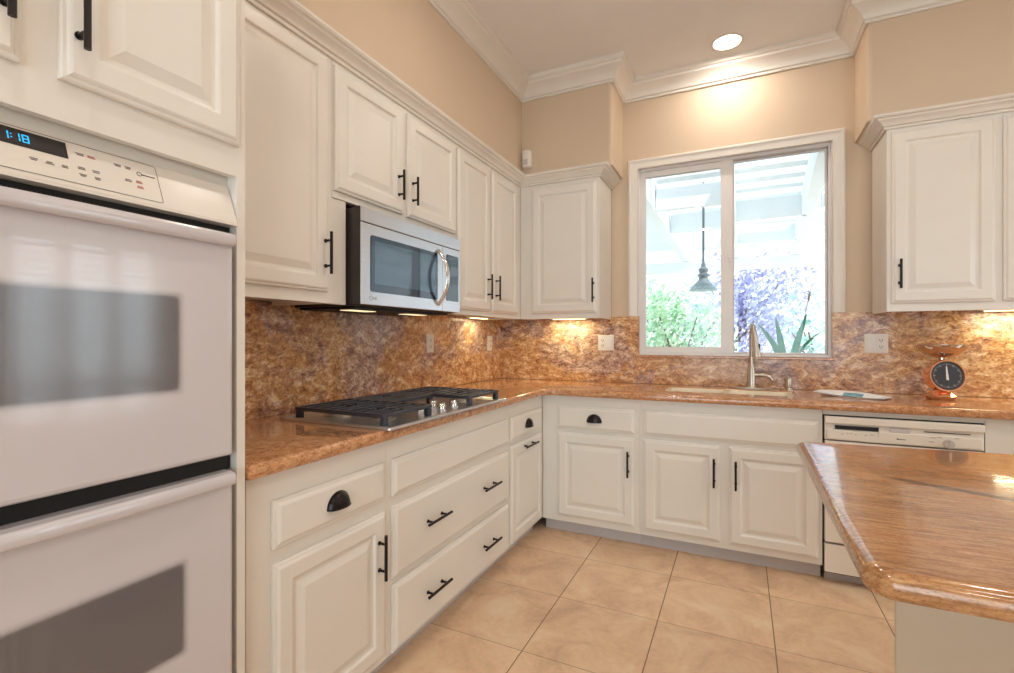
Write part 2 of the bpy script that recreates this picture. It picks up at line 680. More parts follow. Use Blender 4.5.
def nested(bm, F, u0, u1, v0, v1, prof):
    """a panel built from nested rectangles: prof = [(inset, height)], closed with a back and a front face"""
    L = []
    for d, h in prof:
        L.append([bm.verts.new(F(u, v, h)) for u, v in ((u0 + d, v0 + d), (u1 - d, v0 + d), (u1 - d, v1 - d), (u0 + d, v1 - d))])
    for k in range(len(L) - 1):
        for i in range(4):
            j = (i + 1) % 4
            bm.faces.new((L[k][i], L[k][j], L[k + 1][j], L[k + 1][i]))
    bm.faces.new(L[0][::-1])
    bm.faces.new(L[-1])
    return bm


DOOR = [(0, 0.0005), (0, 0.010), (0.003, 0.013), (0.008, 0.014), (0.012, 0.018), (0.016, 0.020), (0.054, 0.020),
        (0.058, 0.0185), (0.062, 0.012), (0.068, 0.0105), (0.074, 0.0105), (0.078, 0.012), (0.096, 0.0185), (0.099, 0.0195), (0.101, 0.0195)]
DRAWER = [(0, 0.0005), (0, 0.010), (0.003, 0.0125), (0.009, 0.0135), (0.014, 0.0175), (0.019, 0.020), (0.022, 0.020)]


def rounded(u0, u1, v0, v1, r, n=5):
    pts = []
    for cu, cv, a0 in ((u1 - r, v0 + r, -PI / 2), (u1 - r, v1 - r, 0), (u0 + r, v1 - r, PI / 2), (u0 + r, v0 + r, PI)):
        for i in range(n + 1):
            a = a0 + i * PI / 2 / n
            pts.append((cu + r * math.cos(a), cv + r * math.sin(a)))
    return pts


def fprism(bm, F, pts, n0, n1):
    a = [bm.verts.new(F(u, v, n0)) for u, v in pts]
    b = [bm.verts.new(F(u, v, n1)) for u, v in pts]
    n = len(pts)
    for i in range(n):
        j = (i + 1) % n
        bm.faces.new((a[i], a[j], b[j], b[i]))
    bm.faces.new(a[::-1])
    bm.faces.new(b)
    return bm


def pull(F, u, v0, v1, parent, n=0.020, horizontal=False, v=None):
    """bar pull with two posts: vertical at u from v0 to v1, or horizontal at height v from v0 to v1"""
    bm = B()
    G = (lambda a, h: F(a, v, h)) if horizontal else (lambda a, h: F(u, a, h))
    cyl(bm, G(v0, n + 0.030), G(v1, n + 0.030), 0.0058, n=12)
    ins = (v1 - v0) * 0.2
    for a in (v0 + ins, v1 - ins):
        cyl(bm, G(a, n - 0.001), G(a, n + 0.030), 0.0046, n=10)
        cyl(bm, G(a, n - 0.001), G(a, n + 0.003), 0.0075, n=10)
    return obj('handle', bm, 'bronze', parent, label='dark bronze bar pull', smooth=40)


def cup(F, u, v, parent, n=0.020, w=0.045, h=0.046, depth=0.026):
    """cup pull: a quarter dome hood, hollow, open below, on a thin flange"""
    bm = B()
    for s, flip in ((1.0, False), (0.88, True)):
        G = []
        for i in range(9):
            th = PI / 2 * i / 8
            row = []
            for j in range(17):
                ph = PI * j / 16
                row.append(bm.verts.new(F(u + w * s * math.cos(ph) * (math.cos(th) ** 0.9 if th < PI / 2 else 0), v - h * 0.45 + h * s * math.sin(th) , n + depth * s * math.sin(ph) * math.cos(th) ** 0.7 if th < PI / 2 else n)))
            G.append(row)
        for i in range(8):
            for j in range(16):
                q = (G[i][j], G[i][j + 1], G[i + 1][j + 1], G[i + 1][j])
                try:
                    bm.faces.new(q[::-1] if flip else q)
                except ValueError:
                    pass
        if s == 1.0:
            rim_o = G[0]
        else:
            rim_i = G[0]
    for j in range(16):
        bm.faces.new((rim_o[j], rim_i[j], rim_i[j + 1], rim_o[j + 1]))
    # flange and base lip
    pts = [(u + (w + 0.003) * math.cos(PI * k / 20), v - h * 0.45 + (h + 0.003) * math.sin(PI * k / 20)) for k in range(21)]
    fprism(bm, F, pts, n - 0.001, n + 0.002)
    tube(bm, [F(u + w * math.cos(PI * k / 16), v - h * 0.45, n + depth * math.sin(PI * k / 16)) for k in range(17)], 0.0022, 8)
    return obj('handle', bm, 'bronze', parent, label='dark bronze cup pull', smooth=50)


def door(F, u0, u1, v0, v1, parent, handle=None, name='door', mat='paint'):
    bm = B()
    nested(bm, F, u0, u1, v0, v1, DOOR)
    o = obj(name, bm, mat, parent)
    if handle:
        pull(F, handle[0], handle[1], handle[2], o)
    return o


def drawer(F, u0, u1, v0, v1, parent, name='drawer'):
    bm = B()
    nested(bm, F, u0, u1, v0, v1, DRAWER)
    return obj(name, bm, 'paint', parent)


def poly_curve(outer, holes, z0, z1, bev, name, res=3):
    """flat slab with rounded edges from closed outlines (a filled, bevelled 2D curve turned into a mesh)"""
    cu = bpy.data.curves.new(name, 'CURVE')
    cu.dimensions = '2D'
    cu.fill_mode = 'BOTH'
    cu.extrude = (z1 - z0) / 2 - bev
    cu.bevel_depth = bev
    cu.bevel_resolution = res
    for loop in [outer] + holes:
        sp = cu.splines.new('POLY')
        sp.points.add(len(loop) - 1)
        for p_, (x, y) in zip(sp.points, loop):
            p_.co = (x, y, 0, 1)
        sp.use_cyclic_u = True
    o = bpy.data.objects.new(name, cu)
    COL.objects.link(o)
    bpy.context.view_layer.update()
    dg = bpy.context.evaluated_depsgraph_get()
    me = bpy.data.meshes.new_from_object(o.evaluated_get(dg))
    bpy.data.objects.remove(o)
    bpy.data.curves.remove(cu)
    bm = B()
    bm.from_mesh(me)
    bpy.data.meshes.remove(me)
    bmesh.ops.translate(bm, verts=bm.verts, vec=(0, 0, (z0 + z1) / 2))
    return bm


def text_bm(s, size, F, u, v, n=0.0006, depth=0.0003, spacing=1.0):
    cu = bpy.data.curves.new('lettering', 'FONT')
    cu.body = s
    cu.size = size
    cu.align_x = 'CENTER'
    cu.align_y = 'CENTER'
    cu.space_character = spacing
    cu.extrude = depth
    o = bpy.data.objects.new('lettering', cu)
    COL.objects.link(o)
    bpy.context.view_layer.update()
    dg = bpy.context.evaluated_depsgraph_get()
    me = bpy.data.meshes.new_from_object(o.evaluated_get(dg))
    bpy.data.objects.remove(o)
    bpy.data.curves.remove(cu)
    bm = B()
    bm.from_mesh(me)
    bpy.data.meshes.remove(me)
    for w in bm.verts:
        w.co = F(u + w.co.x, v + w.co.y, n + w.co.z)
    return bm


# ------------------------------------------------------------------ room shell
XR, YR = 4.70, -2.60
WX0, WX1, WZ0, WZ1 = 1.10, 2.265, 1.118, 2.448      # kitchen window opening
struct('floor', box(B(), -0.1, XR + 0.1, YR - 0.1, D + 0.15, -0.1, 0.0), 'tile')
struct('ceiling', box(B(), -0.1, XR + 0.1, YR - 0.1, D + 0.15, CEIL, CEIL + 0.12), 'ceiling')
struct('wall_left', box(B(), -0.12, 0.0, YR - 0.1, D, 0.0, CEIL), 'wall')
bm = B()
box(bm, -0.12, WX0, D, D + 0.14, 0, CEIL)
box(bm, WX1, XR + 0.12, D, D + 0.14, 0, CEIL)
box(bm, WX0, WX1, D, D + 0.14, 0, WZ0 - 0.016)
box(bm, WX0, WX1, D, D + 0.14, WZ1, CEIL)
struct('wall_back', bm, 'wall')
RY0, RY1, RZ0, RZ1 = 1.70, 2.82, 0.80, 2.10          # window on the right wall
bm = B()
box(bm, XR, XR + 0.12, YR - 0.1, RY0, 0, CEIL)
box(bm, XR, XR + 0.12, RY1, D, 0, CEIL)
box(bm, XR, XR + 0.12, RY0, RY1, 0, RZ0)
box(bm, XR, XR + 0.12, RY0, RY1, RZ1, CEIL)
struct('wall_right', bm, 'wall')
bm = B()
box(bm, 0, 0.75, YR - 0.12, YR, 0, CEIL)
box(bm, 3.85, XR, YR - 0.12, YR, 0, CEIL)
box(bm, 0.75, 3.85, YR - 0.12, YR, 2.35, CEIL)
struct('wall_rear', bm, 'wall')
# soffits above the wall cabinets (part of the walls)
SX, SY = 0.345, D - 0.335
bm = B()
prism(bm, [(0.0, YR), (SX, YR), (SX, SY), (0.975, SY), (0.989, SY + 0.005), (0.995, SY + 0.02), (0.995, D), (0.0, D)], 2.3845, CEIL)
struct('wall_left_soffit', bm, 'wall')
bm = B()
prism(bm, [(2.375, D), (2.375, SY + 0.02), (2.381, SY + 0.005), (2.395, SY), (XR, SY), (XR, D)], 2.4045, CEIL)
struct('wall_back_soffit', bm, 'wall')
# crown moulding along the ceiling
CROWN = [(0.0, 2.925), (0.013, 2.925), (0.015, 2.934), (0.011, 2.940), (0.022, 2.944), (0.026, 2.956), (0.035, 2.972), (0.050, 2.988),
         (0.068, 3.000), (0.082, 3.008), (0.086, 3.020), (0.096, 3.024), (0.104, 3.034), (0.106, CEIL), (0.0, CEIL)]
bm = B()
sweep(bm, [(SX, YR), (SX, SY), (0.995, SY), (0.995, D), (2.375, D), (2.375, SY), (XR, SY)], CROWN)
struct('trim_1', bm, 'trim', smooth=25)
# baseboards in the open part of the room
bm = B()
box(bm, 0.0, 0.014, YR, -0.02, 0, 0.1)
struct('baseboard_left', bm, 'trim')
bm = B()
box(bm, XR - 0.014, XR, YR, 2.8, 0, 0.1)
struct('baseboard_right', bm, 'trim')

# ------------------------------------------------------------------ kitchen window
Fw = FB(D)
win = bpy.data.objects.new('window_1', None)
COL.objects.link(win)
win.location = ((WX0 + WX1) / 2, D, WZ0)
win['kind'] = 'structure'


def rect_frame(bm, F, u0, u1, v0, v1, w, n0, n1):
    wl, wr, wb, wt = w if isinstance(w, tuple) else (w, w, w, w)
    fbox(bm, F, u0, u0 + wl, v0, v1, n0, n1)
    fbox(bm, F, u1 - wr, u1, v0, v1, n0, n1)
    fbox(bm, F, u0 + wl, u1 - wr, v0, v0 + wb, n0, n1)
    fbox(bm, F, u0 + wl, u1 - wr, v1 - wt, v1, n0, n1)


bm = B()
rect_frame(bm, Fw, WX0, WX1, WZ0, WZ1, (0.012, 0.014, 0.014, 0.022), -0.11, -0.035)
obj('frame', bm, 'vinyl', win, bevel=0.003)
bm = B()
rect_frame(bm, Fw, WX0 + 0.0005, WX1 - 0.0005, WZ0 + 0.0005, WZ1 - 0.0005, 0.004, -0.035, 0.0)
obj('jamb_liner', bm, 'vinyl', win)
# sliding sash on the left, fixed light on the right
bm = B()
rect_frame(bm, Fw, WX0 + 0.013, 1.715, WZ0 + 0.015, WZ1 - 0.023, (0.033, 0.072, 0.043, 0.042), -0.075, -0.040)
obj('sliding_sash', bm, 'vinyl', win, bevel=0.003)
bm = B()
rect_frame(bm, Fw, 1.690, WX1 - 0.015, WZ0 + 0.015, WZ1 - 0.023, (0.030, 0.010, 0.010, 0.010), -0.106, -0.078)
obj('fixed_sash', bm, 'vinyl', win, bevel=0.002)
obj('left_pane', fbox(B(), Fw, 1.140, 1.648, 1.170, 2.390, -0.060, -0.056), 'glass', win)
obj('right_pane', fbox(B(), Fw, 1.715, 2.245, 1.135, 2.424, -0.094, -0.090), 'glass', win)
bm = B()
fbox(bm, Fw, 1.690, 1.704, 1.745, 1.80, -0.041, -0.026)
fbox(bm, Fw, 1.684, 1.698, 1.765, 1.782, -0.028, -0.016)
obj('latch', bm, 'vinyl', win, bevel=0.002)
# casing: two legs and a head with a stepped profile, mitred
bm = B()
prof = [(0.0, 0.0), (0.0, 0.012), (0.006, 0.020), (0.016, 0.022), (0.024, 0.017), (0.044, 0.013), (0.056, 0.012), (0.064, 0.009), (0.064, 0.0)]
zb = 1.392
pts_out = [(1.034, zb), (1.034, 2.504), (2.331, 2.504), (2.331, zb)]
L = []
for i, (u, v) in enumerate(pts_out):
    su = 1 if i < 2 else -1
    sv = 0 if i in (0, 3) else -1
    L.append([bm.verts.new(Fw(u + su * d, v + sv * d, h)) for d, h in prof])
for k in range(3):
    for i in range(len(prof)):
        j = (i + 1) % len(prof)
        bm.faces.new((L[k][i], L[k][j], L[k + 1][j], L[k + 1][i]))
bm.faces.new(L[0])
bm.faces.new(L[3])
obj('casing', bm, 'trim', win, smooth=25)

# granite window sill
sl = obj('window_sill', box(B(), WX0 - 0.002, WX1 + 0.002, D - 0.034, D + 0.034, WZ0 - 0.016, WZ0 - 0.0005), 'top', bevel=0.004)
sl['kind'] = 'structure'

# shuttered window on the right wall and an unseen glazed opening added for the rear fill
w2 = bpy.data.objects.new('window_2', None)
COL.objects.link(w2)
w2.location = (XR, (RY0 + RY1) / 2, RZ0)
w2['kind'] = 'structure'
FR = lambda u, v, n: Vector((XR - n, u, v))
bm = B()
rect_frame(bm, FR, RY0 - 0.06, RY1 + 0.06, RZ0 - 0.06, RZ1 + 0.06, 0.062, 0.0, 0.02)
obj('casing', bm, 'trim', w2)
for k in range(3):
    a = RY0 + k * (RY1 - RY0) / 3 + 0.004
    b = a + (RY1 - RY0) / 3 - 0.008
    bm = B()
    rect_frame(bm, FR, a, b, RZ0 + 0.005, RZ1 - 0.005, 0.05, -0.035, -0.005)
    sh = obj('shutter', bm, 'shutter', w2)
    bm = B()
    z = RZ0 + 0.085
    while z < RZ1 - 0.07:
        c = Vector((XR + 0.02, 0, z))
        v = []
        for yy in (a + 0.05, b - 0.05):
            for dx, dz in ((-0.024, -0.016), (0.020, 0.022), (0.024, 0.016), (-0.020, -0.022)):
                v.append(bm.verts.new((c.x + dx, yy, z + dz)))
        for f in ((0, 1, 2, 3), (7, 6, 5, 4), (0, 4, 5, 1), (1, 5, 6, 2), (2, 6, 7, 3), (3, 7, 4, 0)):
            bm.faces.new([v[i] for i in f])
        z += 0.062
    obj('louvers', bm, 'shutter', sh)
w3 = bpy.data.objects.new('door_1', None)
COL.objects.link(w3)
w3.location = (2.3, YR, 0)
w3['kind'] = 'structure'
bm = B()
FY = lambda u, v, n: Vector((u, YR + n, v))
for a, b in ((0.75, 1.79), (1.79, 2.82), (2.82, 3.85)):
    rect_frame(bm, FY, a, b, 0.0, 2.35, 0.07, -0.10, -0.05)
obj('frame', bm, 'vinyl', w3)
obj('pane', fbox(B(), FY, 0.76, 3.84, 0.03, 2.33, -0.078, -0.074), 'glass', w3)

# ------------------------------------------------------------------ wall oven and its tall cabinet
XF = 0.645
OY0, OY1 = -0.005, 0.810
FO = FL(XF)
t = thing('oven_cabinet', 'tall ivory oven cabinet housing the white double oven, beside the worktop', 'cabinet', (0.32, 0.40, 0))
bm = B()
box(bm, 0.003, XF, OY0, 0.028, 0.10, 2.3175)
box(bm, 0.003, XF, 0.788, OY1, 0.0, 2.3175)
box(bm, 0.003, XF - 0.02, 0.028, 0.788, 1.66, 2.3175)
box(bm, 0.003, 0.02, 0.028, 0.788, 0.1, 1.66)
box(bm, 0.003, XF - 0.02, 0.028, 0.788, 0.10, 0.295)
fbox(bm, FO, 0.028, 0.788, 1.635, 1.712, -0.02, 0.0)
fbox(bm, FO, 0.028, 0.788, 1.615, 1.659, -0.05, -0.036)
fbox(bm, FO, 0.028, 0.788, 2.285, 2.3175, -0.02, 0.0)
fbox(bm, FO, 0.028, 0.07, 1.712, 2.285, -0.02, 0.0)
fbox(bm, FO, 0.38, 0.445, 1.712, 2.285, -0.02, 0.0)
fbox(bm, FO, 0.028, 0.788, 0.10, 0.300, -0.02, 0.0)
box(bm, 0.05, XF - 0.07, OY0 + 0.002, 0.788, 0.0, 0.10)
obj('carcass', bm, 'paint', t)
d1 = door(FO, 0.035, 0.387, 1.708, 2.30, t, (0.363, 1.762, 1.922))
d2 = door(FO, 0.440, 0.788, 1.708, 2.30, t, (0.464, 1.762, 1.922))
drawer(FO, 0.035, 0.785, 0.115, 0.290, t)

t = thing('double_oven', 'white built-in double wall oven with black screened windows', 'oven', (0.33, 0.408, 0.30))
bm = B()
box(bm, 0.06, XF - 0.055, 0.032, 0.785, 0.305, 1.60)
fbox(bm, FO, 0.032, 0.785, 1.486, 1.517, -0.056, -0.025)
fbox(bm, FO, 0.032, 0.785, 0.917, 0.958, -0.056, -0.022)
obj('housing', bm, 'gap', t, label='black oven housing')
# slanted control fascia
bm = B()
pts = [(-0.050, 1.613), (-0.030, 1.613), (0.008, 1.518), (0.008, 1.512), (-0.050, 1.512)]
a = [bm.verts.new(FO(0.032, v, n)) for n, v in pts]
b = [bm.verts.new(FO(0.785, v, n)) for n, v in pts]
for i in range(5):
    j = (i + 1) % 5
    bm.faces.new((a[i], a[j], b[j], b[i]))
bm.faces.new(a[::-1])
bm.faces.new(b)
fas = obj('control_panel', bm, 'fascia', t)
sl_dir = Vector((0.038, 0, -0.095)).normalized()
sl_n = Vector((0.095, 0, 0.038)).normalized()
o0 = FO(0, 1.613, -0.030)
FS = lambda u, v, n: Vector((o0.x, u, o0.z)) + (-sl_dir) * (v - 0.0) + sl_n * n + Vector((0, 0, 0))
# v runs up the slope: v = 0 at the top edge, negative downwards; slope length 0.121
bm = B()
r = rounded(0.10, 0.618, -0.094, -0.004, 0.006, 4)
ri = rounded(0.1012, 0.6168, -0.0928, -0.0052, 0.005, 4)
a = [bm.verts.new(FS(u, v, 0.0009)) for u, v in r]
b = [bm.verts.new(FS(u, v, 0.0009)) for u, v in ri]
for i in range(len(r)):
    j = (i + 1) % len(r)
    bm.faces.new((a[i], a[j], b[j], b[i]))
obj('panel_outline', bm, 'inkdark', fas)
obj('display', fbox(B(), FS, 0.255, 0.462, -0.043, -0.009, 0.0, 0.0012), 'display', fas, label='dark clock display')
# seven segment clock reading 1:18
SEG = {'1': 'bc', '8': 'abcdefg'}


def digit(bm, ch, u, v, w, h, s):
    for q in SEG[ch]:
        rc = {'a': (0, w, h - s, h), 'g': (0, w, h / 2 - s / 2, h / 2 + s / 2), 'd': (0, w, 0, s), 'b': (w - s, w, h / 2 + s * 0.3, h - s * 0.3),
              'c': (w - s, w, s * 0.3, h / 2 - s * 0.3), 'f': (0, s, h / 2 + s * 0.3, h - s * 0.3), 'e': (0, s, s * 0.3, h / 2 - s * 0.3)}[q]
        fbox(bm, FS, u + rc[0], u + rc[1], v + rc[2], v + rc[3], 0.0013, 0.0017)


bm = B()
digit(bm, '1', 0.3745, -0.034, 0.007, 0.016, 0.0020)
for dv in (0.004, 0.0105):
    fbox(bm, FS, 0.3838, 0.3858, -0.034 + dv, -0.034 + dv + 0.0020, 0.0013, 0.0017)
digit(bm, '1', 0.3895, -0.034, 0.007, 0.016, 0.0020)
digit(bm, '8', 0.3990, -0.034, 0.0095, 0.016, 0.0020)
obj('clock_digits', bm, 'led', fas, label='glowing cyan 1:18 digits')
# faint printed key captions
rng = random.Random(3)
for mat, spots in (('inkgrey', [(0.300, -0.060), (0.325, -0.060), (0.410, -0.061), (0.432, -0.061), (0.454, -0.061), (0.482, -0.024), (0.544, -0.025), (0.562, -0.025), (0.558, -0.055), (0.480, -0.055), (0.480, -0.070), (0.503, -0.055), (0.503, -0.070)]),
                   ('inkred', [(0.352, -0.058), (0.352, -0.068), (0.500, -0.024), (0.578, -0.053), (0.578, -0.065)])):
    for u, v in spots:
        bm = B()
        for k in range(2):
            w = rng.uniform(0.004, 0.0065)
            fbox(bm, FS, u - w, u + w, v - 0.0034 * k - 0.0011, v - 0.0034 * k + 0.0009, 0.0004, 0.0008)
        obj('key_caption', bm, mat, fas)
bm = B()
tube(bm, [FS(0.582 + 0.0045 * math.cos(2 * PI * k / 14), -0.034 + 0.0045 * math.sin(2 * PI * k / 14), 0.0006) for k in range(15)], 0.0005, 6)
fbox(bm, FS, 0.587, 0.612, -0.0352, -0.0330, 0.0004, 0.0008)
obj('maker_mark', bm, 'inkdark', fas)


def oven_door(z0, z1, w):
    bm = B()
    nested(bm, FO, 0.040, 0.771, z0, z1, [(0, -0.05), (0, 0.006), (0.004, 0.012), (0.010, 0.014)])
    dr = obj('oven_door', bm, 'enamel', t)
    # full width handle lip along the top edge, bowed slightly
    bm = B()
    n = 24
    L = []
    for i in range(n + 1):
        u = 0.042 + (0.766 - 0.042) * i / n
        bow = 0.008 * (1 - ((u - 0.406) / 0.372) ** 2)
        sec = [(0.012, z1 - 0.027), (0.022 + bow, z1 - 0.031), (0.030 + bow, z1 - 0.025), (0.032 + bow, z1 - 0.010), (0.026 + bow, z1 + 0.000), (0.012, z1 + 0.002)]
        L.append([bm.verts.new(FO(u, v, h)) for h, v in sec])
    for k in range(n):
        for i in range(6):
            j = (i + 1) % 6
            bm.faces.new((L[k][i], L[k][j], L[k + 1][j], L[k + 1][i]))
    bm.faces.new(L[0][::-1])
    bm.faces.new(L[-1])
    obj('handle', bm, 'enamel', dr, smooth=50, bevel=0.003)
    (u0, u1, v0, v1) = w
    c = (XF + 0.014, (u0 + u1) / 2, (v0 + v1) / 2)
    bm = B()
    fprism(bm, FO, rounded(u0 - 0.012, u1 + 0.012, v0 - 0.012, v1 + 0.012, 0.018), 0.0125, 0.0144)
    obj('window', bm, oven_window('oven_screen', (u1 - u0) / 2 + 0.010, (v1 - v0) / 2 + 0.010), dr, label='black screened oven window', origin=c)


oven_door(0.958, 1.487, (0.166, 0.646, 1.124, 1.332))
oven_door(0.310, 0.919, (0.160, 0.656, 0.550, 0.748))
bm = B()
for i in range(110):
    u = 0.05 + i * 0.0066
    fbox(bm, FO, u, u + 0.0020, 1.498, 1.502, -0.026, -0.0235)
obj('vent_slats', bm, 'slot', t)

# ------------------------------------------------------------------ wall cabinets, left run
UX = 0.335
UB, UT = 1.372, 2.3175
FU = FL(UX)


def wall_cab(name, label, axis, a0, a1, z0=UB, z1=UT, recess=0.018):
    """hollow-bottomed carcass: face frame down to z0, bottom panel recessed"""
    ctr = (UX / 2, (a0 + a1) / 2, z0) if axis == 'y' else ((a0 + a1) / 2, D - UX / 2, z0)
    t = thing(name, label, 'cabinet', ctr, 'ivory wall cabinets')
    bm = B()
    if axis == 'y':
        box(bm, 0.0215, UX - 0.0205, a0 + 0.0165, a1 - 0.0165, z0 + recess, z1)
        box(bm, UX - 0.02, UX, a0, a1, z0, z1)
        box(bm, 0.0215, UX - 0.02, a0, a0 + 0.016, z0, z1)
        box(bm, 0.0215, UX - 0.02, a1 - 0.016, a1, z0, z1)
    else:
        box(bm, a0 + 0.0165, a1 - 0.0165, D - UX + 0.0205, D - 0.0215, z0 + recess, z1)
        box(bm, a0, a1, D - UX, D - UX + 0.02, z0, z1)
        box(bm, a0, a0 + 0.016, D - UX + 0.02, D - 0.0215, z0, z1)
        box(bm, a1 - 0.016, a1, D - UX + 0.02, D - 0.0215, z0, z1)
    obj('carcass', bm, 'paint', t)
    return t


t = wall_cab('wall_cabinet', 'large single-door ivory wall cabinet between oven and microwave', 'y', 0.813, 1.399)
door(FU, 0.850, 1.373, 1.414, 2.305, t, (1.350, 1.478, 1.636))
t = wall_cab('wall_cabinet', 'short two-door ivory wall cabinet above the microwave', 'y', 1.401, 2.296, 1.786)
door(FU, 1.407, 1.826, 1.812, 2.298, t, (1.785, 1.866, 2.002))
door(FU, 1.860, 2.289, 1.810, 2.298, t, (1.890, 1.866, 2.000))
obj('filler_strip', box(B(), 0.30, UX - 0.006, 1.4015, 1.480, UB, 1.785), 'paint', t)
obj('filler_strip', box(B(), 0.30, UX - 0.006, 2.252, 2.295, UB, 1.785), 'paint', t)
t = wall_cab('wall_cabinet', 'tall two-door ivory wall cabinet right of the microwave, in the corner', 'y', 2.298, D - UX - 0.002)
door(FU, 2.312, 2.698, 1.402, 2.297, t, (2.652, 1.476, 1.630))
door(FU, 2.722, 3.112, 1.402, 2.297, t, (2.762, 1.476, 1.632))

# back run, left of the window and right of it
FUB = FB(D - UX)
t = wall_cab('wall_cabinet', 'single-door ivory wall cabinet left of the window', 'x', UX + 0.001, 0.913)
door(FUB, 0.424, 0.890, 1.410, 2.292, t, (0.876, 1.476, 1.637))
t = wall_cab('wall_cabinet', 'ivory wall cabinet right of the window, above the copper scale', 'x', 2.458, 3.62, 1.378, 2.3395)
door(FUB, 2.476, 2.886, 1.420, 2.322, t, (2.508, 1.496, 1.648))
door(FUB, 2.914, 3.324, 1.420, 2.322, t, (3.292, 1.496, 1.648))

# crown on top of the wall cabinets
CC = [(0.0, 2.318), (0.010, 2.318), (0.013, 2.326), (0.010, 2.330), (0.020, 2.333), (0.024, 2.342), (0.034, 2.352), (0.046, 2.358), (0.050, 2.366),
      (0.060, 2.369), (0.066, 2.376), (0.067, 2.384), (0.0, 2.384)]
bm = B()
sweep(bm, [(XF, OY0), (XF, OY1 + 0.001), (UX, OY1 + 0.001), (UX, D - UX), (0.914, D - UX), (0.914, D - 0.001)], CC)
tag(obj('cabinet_crown', bm, 'trim', smooth=25), 'long ivory crown moulding capping the left wall cabinets up to the window', 'moulding')
bm = B()
sweep(bm, [(2.457, D - 0.001), (2.457, D - UX), (3.62, D - UX)], [(o, z + (0.022 if z < 2.383 else 0.020)) for o, z in CC])
tag(obj('cabinet_crown', bm, 'trim', smooth=25), 'short ivory crown moulding capping the wall cabinet right of the window', 'moulding')

# ------------------------------------------------------------------ microwave
FM = FL(0.0)
t = thing('microwave', 'stainless over-the-range microwave with bowed handle above the gas cooktop', 'microwave', (0.2, 1.866, 1.372))
MY0, MY1, MZ0, MZ1 = 1.488, 2.245, 1.374, 1.766
bm = B()
box(bm, 0.022, 0.358, MY0 + 0.006, MY1 - 0.004, MZ0 - 0.004, MZ1 - 0.002)
cs = obj('case', bm, 'case', t, label='dark brown metal case', bevel=0.003)
bm = B()
box(bm, 0.3585, 0.3955, MY0 + 0.0005, MY1, MZ0, MZ1)
obj('front_bezel', bm, 'case', t)
bm = B()
fbox(bm, FM, MY0, MY1, 1.706, MZ1, 0.396, 0.402)
obj('vent_panel', bm, 'steel', t, bevel=0.003)
bm = B()
fbox(bm, FM, MY0, 2.074, MZ0, 1.703, 0.396, 0.401)
dr = obj('door', bm, 'steel', t, bevel=0.003)
obj('window', fprism(B(), FM, rounded(1.543, 2.030, 1.428, 1.660, 0.012), 0.400, 0.4025), 'mwglass', dr, label='dark tinted glass')
obj('window_screen', fprism(B(), FM, rounded(1.566, 2.008, 1.462, 1.640, 0.006), 0.4025, 0.4030), 'mwpane', dr)
# logo: ring mark and two letters
bm = B()
tube(bm, [FM(1.546 + 0.0085 * math.cos(2 * PI * k / 16), 1.402 + 0.0085 * math.sin(2 * PI * k / 16), 0.4013) for k in range(17)], 0.0008, 6)
obj('maker_mark', bm, 'inkgrey', dr)
obj('lettering', text_bm('LG', 0.017, FM, 1.572, 1.402, 0.4014), 'inkgrey', dr)
# bowed handle
bm = B()
pts = []
for k in range(17):
    a = k / 16
    pts.append(FM(2.036, 1.404 + 0.272 * a, 0.401 + 0.058 * math.sin(PI * a) ** 0.8))
L = []
for k, p_ in enumerate(pts):
    tt = (pts[min(k + 1, 16)] - pts[max(k - 1, 0)]).normalized()
    nn = Vector((tt.z, 0, -tt.x))
    L.append([bm.verts.new(p_ + Vector((0, 1, 0)) * 0.013 * math.cos(q) + nn * 0.007 * math.sin(q)) for q in [2 * PI * i / 12 for i in range(12)]])
for k in range(16):
    for i in range(12):
        j = (i + 1) % 12
        bm.faces.new((L[k][i], L[k][j], L[k + 1][j], L[k + 1][i]))
bm.faces.new(L[0][::-1])
bm.faces.new(L[-1])
obj('handle', bm, 'chrome', dr, label='bowed chrome handle', smooth=50)
bm = B()
fbox(bm, FM, 2.077, MY1, MZ0, 1.703, 0.396, 0.401)
cp = obj('control_panel', bm, 'steel', t, bevel=0.003)
obj('keypad', fprism(B(), FM, rounded(2.108, 2.226, 1.430, 1.668, 0.008), 0.400, 0.4026), 'mwglass', cp)
for y0, y1 in ((1.58, 1.74), (1.98, 2.14)):
    obj('task_light', box(B(), 0.20, 0.26, y0, y1, MZ0 - 0.0165, MZ0 - 0.0142), 'mwlamp', t, label='lit lamp lens on the underside')
bm = B()
box(bm, 0.03, 0.34, MY0 + 0.03, MY1 - 0.03, MZ0 - 0.014, MZ0 - 0.004)
obj('grease_filter', bm, 'gap', t)
area_light('microwave_lamp', (0.245 - 0.2, 1.66 - 1.866, -0.012), (0, 0, 0), 0.08, 0.14, UNDER_W * 0.9, (1.0, 0.86, 0.66), parent=t)
area_light('microwave_lamp', (0.245 - 0.2, 2.06 - 1.866, -0.012), (0, 0, 0), 0.08, 0.14, UNDER_W * 0.9, (1.0, 0.86, 0.66), parent=t)

# ------------------------------------------------------------------ base cabinets, left run
BX = 0.610
FLB = FL(BX)
BZ = 0.085
KX = 0.545


